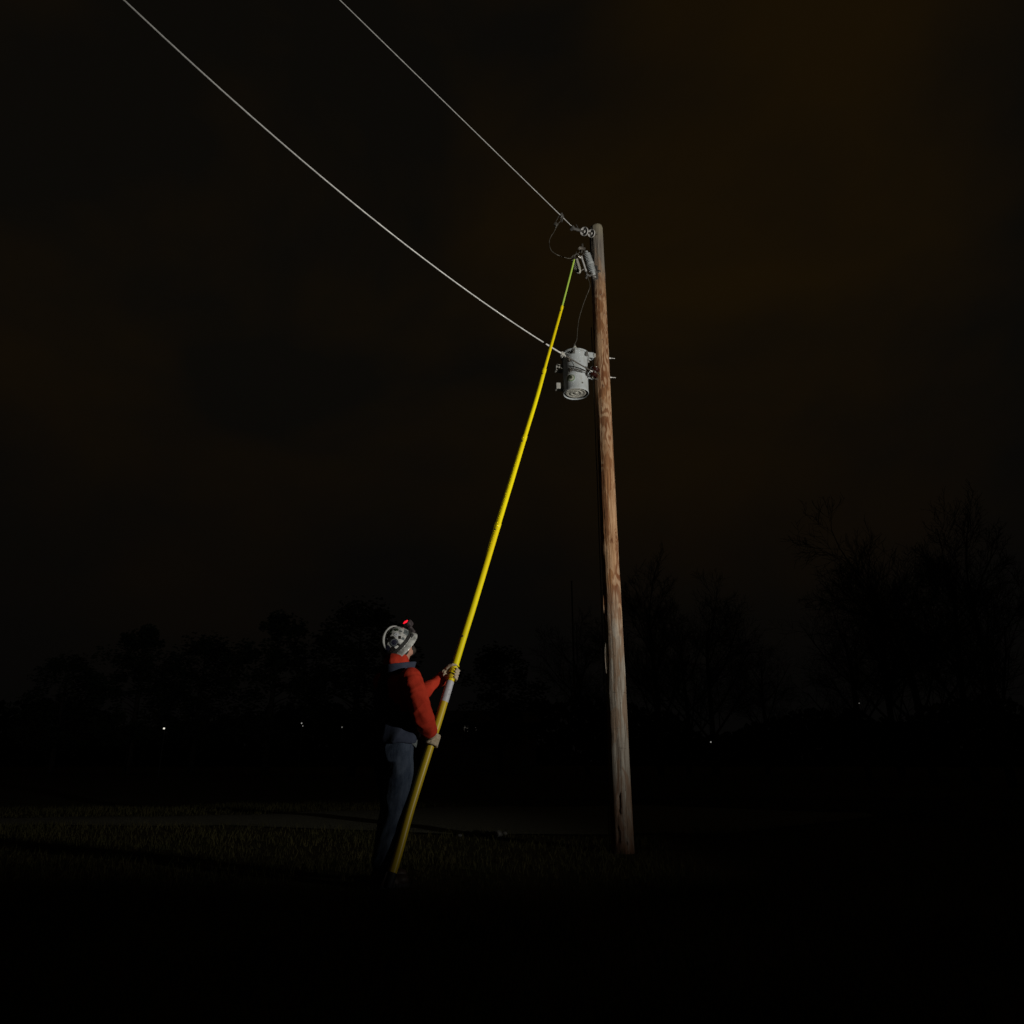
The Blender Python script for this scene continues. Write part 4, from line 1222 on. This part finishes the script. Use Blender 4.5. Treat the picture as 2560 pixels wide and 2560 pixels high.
# helmet: full-brim hard hat with centre ridge
DA, DB_, DH = .154, .136, .146
def dome(th, ph, lift=0.0):
    """th 0 at brim to 1 at crown, ph 0 = front, positive to the left"""
    a = th * math.pi / 2
    ca, sa = math.cos(a), math.sin(a)
    e = .86
    r = ca ** e
    f, l, u = DA * r * math.cos(ph), DB_ * r * math.sin(ph), DH * sa ** 1.05 + .002
    p = H(f, l, u)
    nrm = (Hf * (f / DA ** 2) + Hl * (l / DB_ ** 2) + Hu * (max(u, .0) / DH ** 2)).normalized()
    return p + nrm * lift, nrm
hel = MB(); rings = []
SEGH = 56
for (kf, kl, u) in ((.93, .92, -.012), (1.00, 1.0, -.013), (1.16, 1.16, -.036), (1.195, 1.195, -.036), (1.195, 1.195, -.031), (1.07, 1.07, -.004)):
    ring = []
    for k in range(SEGH):
        ph = 2 * math.pi * k / SEGH
        fwd = 1 + .10 * max(math.cos(ph), 0) ** 2 * (kf > 1.2)
        ring.append(H(DA * kf * math.cos(ph) * fwd, DB_ * kf * math.sin(ph), u - (.006 * math.cos(ph) ** 2 if kf > 1.2 else 0)))
    rings.append(ring)
for i in range(15):
    th = i / 14 * .985
    rings.append([dome(th, 2 * math.pi * k / SEGH)[0] for k in range(SEGH)])
hel.rings(rings)
helmet = hel.build('helmet', M['helmet'], worker, sharp=50)
helmet['label'] = 'white full-brim hard hat covered in stickers'
# ridge over the crown
mb = MB(); rr_ = []
for i in range(25):
    t = -1 + 2 * i / 24
    th = 1 - abs(t) * (.80 if t < 0 else .62); ph = 0 if t < 0 else math.pi
    p, n = dome(max(th, 0), ph)
    hgt = .013 * (1 - abs(t) ** 4) + .002
    tan_ = Hl
    rr_.append([p - tan_ * .019 - n * .006, p - tan_ * .012 + n * hgt * .6, p - tan_ * .005 + n * hgt, p + tan_ * .005 + n * hgt, p + tan_ * .012 + n * hgt * .6, p + tan_ * .019 - n * .006])
mb.rings(rr_); mb.build('ridge', M['helmet_ridge'], helmet, sharp=60)
def decal(name, th, ph, ru, rv, shape, mat_, lift=.0016, rot=0.0):
    mb = MB(); p0, n0 = dome(th, ph)
    du = (dome(th, ph + .02)[0] - dome(th, ph - .02)[0]).normalized(); dv = n0.cross(du).normalized()
    cs, sn = math.cos(rot), math.sin(rot)
    du, dv = du * cs + dv * sn, dv * cs - du * sn
    NR, NA = 5, 24
    rad = []
    for j in range(1, NR + 1):
        ring = []
        for k in range(NA):
            a = 2 * math.pi * k / NA; ca, sa = math.cos(a), math.sin(a)
            if shape == 'rect':
                m_ = max(abs(ca), abs(sa)); ca, sa = ca / m_, sa / m_
            elif shape == 'ring' and j == 1: pass
            x, y = ca * ru * j / NR, sa * rv * j / NR
            q = p0 + du * x + dv * y
            # drop onto the shell
            for _ in range(3):
                rel = q - HB; f, l, u = rel.dot(Hf), rel.dot(Hl), max(rel.dot(Hu) - .002, 0)
                val = math.sqrt((f / DA) ** 2 + (l / DB_) ** 2) ** (1 / .86 * 2) + (u / DH) ** (2 / 1.05)
                sc_ = (1 / max(val, 1e-4)) ** .45
                q = HB + Hf * f * sc_ + Hl * l * sc_ + Hu * (u * sc_ + .002)
            rel = q - HB
            nn = (Hf * (rel.dot(Hf) / DA ** 2) + Hl * (rel.dot(Hl) / DB_ ** 2) + Hu * (max(rel.dot(Hu), 0) / DH ** 2)).normalized()
            ring.append(q + nn * lift)
        rad.append(ring)
    if shape == 'ring': rad = rad[3:]
    mb.rings(rad, cap=False)
    if shape != 'ring':
        b = len(mb.v); mb.v.append(sum(rad[0], Vector()) / NA)
        for k in range(NA): mb.face((k, (k + 1) % NA, b))
    return mb.build(name, mat_, helmet, sharp=None)
rad_ = math.radians
decal('sticker', .36, rad_(-135), .034, .034, 'disc', M['sticker_navy'])
decal('sticker', .36, rad_(-135), .028, .028, 'ring', M['sticker_grey'], .0024)
decal('sticker', .34, rad_(-172), .036, .030, 'disc', M['sticker_navy'])
decal('sticker', .62, rad_(-150), .032, .030, 'disc', M['sticker_black'])
decal('sticker', .62, rad_(-78), .020, .017, 'disc', M['sticker_green'])
decal('sticker', .78, rad_(-110), .034, .010, 'rect', M['sticker_green'], rot=.2)
decal('sticker', .74, rad_(-128), .026, .020, 'disc', M['sticker_black'])
decal('sticker', .52, rad_(-128), .016, .018, 'disc', M['sticker_black'])
decal('sticker', .34, rad_(-108), .014, .010, 'rect', M['sticker_black'], .0024, rot=.7)
decal('sticker', .13, rad_(-92), .020, .007, 'rect', M['sticker_black'], rot=.05)
decal('sticker', .50, rad_(-106), .016, .018, 'rect', M['sticker_white'])
decal('sticker', .44, rad_(-82), .010, .012, 'disc', M['sticker_grey'])
decal('sticker', .22, rad_(-104), .010, .012, 'rect', M['sticker_grey'], rot=.4)
decal('sticker', .24, rad_(-72), .034, .022, 'rect', M['sticker_grey'], rot=.05)
decal('sticker', .46, rad_(-50), .010, .013, 'disc', M['sticker_black'])
decal('sticker', .28, rad_(-46), .012, .014, 'rect', M['sticker_black'])
decal('sticker', .20, rad_(-160), .040, .020, 'rect', M['sticker_black'], rot=.1)  # black patch painting the shade on the helmet's lower rear
decal('sticker', .55, rad_(-176), .036, .030, 'disc', M['sticker_black'])  # shaded back of the dome, laid on as a black disc
decal('sticker', .20, rad_(-128), .008, .016, 'rect', M['sticker_black'], rot=.3)
# black strap round the base of the dome, headlamp on it
mb = MB(); rr_ = []
for k in range(65):
    ph = 2 * math.pi * k / 64
    th = .005 + .02 * math.cos(ph) + .02
    a_, n = dome(th, ph, .004); b_, n2 = dome(th + .125, ph, .0035)
    rr_.append([a_ - n * .004, a_, b_, b_ - n2 * .004])
mb.rings(rr_, cap=False); strap = mb.build('strap', M['strap'], helmet, sharp=50)
lp, ln = dome(.36, 0)
mb = MB()
lampc = H(DA + .036, -.058, .052)
mb.loft([(lampc + Hf * f_, Hl * w__, Hu * h__, 3.2) for f_, w__, h__ in ((-.030, .024, .024), (-.026, .032, .030), (.010, .034, .032), (.022, .030, .028), (.024, .022, .022))], 24)
mb.box(lampc - Hu * .045 - Hf * .028, Hf * .012, Hl * .026, Hu * .034, .2)
lamp = mb.build('headlamp', M['lamp_plastic'], helmet, sharp=45)
MB().lathe(lampc + Hf * .022, Hf, [(0, .018), (.004, .018), (.006, .010)], 18).build('lens', M['lamp_lens'], lamp)
MB().box(lampc + Hu * .034 - Hf * .012, Hf * .016, Hl * .020, Hu * .004, .3).build('red_light', M['red_lens'], lamp)
mb = MB(); mb.tube([H(DA + .000, -.06, .02), H(DA + .012, -.066, .045), lampc - Hf * .02], .004, 8); mb.build('cable', M['black_rubber'], lamp)
MB().box(H(.05, -DB_ * 1.02, .006), Hf * .018, Hl * .004, Hu * .010, .2).build('clip', M['black_rubber'], helmet)
hl = bpy.data.lights.new('headlamp_beam', 'SPOT'); hl.energy = 22; hl.spot_size = math.radians(45); hl.spot_blend = 1.0; hl.shadow_soft_size = .02; hl.color = (1, .96, .88)
hlo = bpy.data.objects.new('headlamp_beam', hl); COL.objects.link(hlo); hlo.parent = worker
hlo.location = lampc + Hf * .034 - WO
hlo.rotation_euler = (stick_z(6.2)[0] + Vector((.1, .0, 0)) - lampc).to_track_quat('-Z', 'Y').to_euler()

# gloved hands closed round the stick
def grip(S, A, Nn, T, W, rad, mir):
    """S point on the stick, A its direction (towards the thumb), Nn from stick to palm, T the way the fingers wrap"""
    A = A.normalized(); Nn = (Nn - A * Nn.dot(A)).normalized(); T = (T - A * T.dot(A)); T = (T - Nn * T.dot(Nn)).normalized()
    def at(phi, ax_, r): 
        p_ = rad_(phi); return S + A * ax_ + (Nn * math.cos(p_) + T * math.sin(p_)) * r
    mb = MB()
    fr = .0108
    R1 = rad + fr * .9
    for ax_, L_, k in ((.036, 1.0, 0), (.0125, 1.08, 1), (-.0115, 1.03, 2), (-.034, .86, 3)):
        phs = [-6, 32, 78, 122, 128 + 52 * L_]
        pts = [at(q, ax_ + (.004 if i_ == 0 else 0), R1 + (.010 if i_ == 1 else .006 if i_ == 2 else .001)) for i_, q in enumerate(phs)]
        mb.tube(pts, [.0125, .0125, .0115, .0108, .0088], 10)
        for p_, r_ in zip(pts, (.0125, .0128, .012, .011, .009)):
            mb.ell(p_, X_ * r_, Y_ * r_, Z_ * r_, 8, 6)
    # palm
    for ax_ in (.034, .012, -.010, -.032):
        pts = [at(8, ax_, R1 + .010), at(-28, ax_, R1 + .008), at(-62, ax_ * .95, R1 + .012), W.lerp(at(-62, ax_ * .9, R1 + .012), .35) + A * ax_ * .15]
        mb.tube(pts, [.0135, .017, .019, .022], 10)
    mb.tube([at(-60, 0, R1 + .016), W], [.030, .036], 14)
    # thumb from the side of the palm, along and round the stick
    tp = [at(-66, .030, R1 + .014), at(-92, .048, R1 + .008), at(-128, .058, R1 + .003), at(-160, .062, R1)]
    mb.tube(tp, [.017, .014, .0125, .010], 10)
    for p_, r_ in zip(tp, (.017, .0145, .0125, .010)): mb.ell(p_, X_ * r_, Y_ * r_, Z_ * r_, 8, 6)
    return mb
Sd = stick_z(upl.z)[1]
dL = (wL - eL).normalized(); dR = (wR - eR).normalized()
mb = grip(stick_z(upl.z)[0], Sd, Vector((-.55, .85, 0)), Vector((1, .3, 0)), wL + dL * .03, .033, 1)
soft_part('glove', mb, .0036, M['leather'], worker, 1, None, .4)
mb = MB(); mb.lathe(wL - dL * .005, dL, [(0, .034), (0, .052), (.004, .055), (.035, .046), (.060, .038), (.060, .030)], 20); mb.build('glove_cuff', M['leather'], worker, sharp=50)
mb = grip(stick_z(upr.z)[0], stick_z(upr.z)[1], Vector((.55, -.85, 0)), Vector((.85, .55, 0)), wR + dR * .03, .0325, -1)
soft_part('glove', mb, .0036, M['leather'], worker, 1, None, .4)
mb = MB(); mb.lathe(wR - dR * .005, dR, [(0, .034), (0, .050), (.004, .053), (.030, .046), (.050, .038), (.050, .030)], 20); mb.build('glove_cuff', M['leather'], worker, sharp=50)
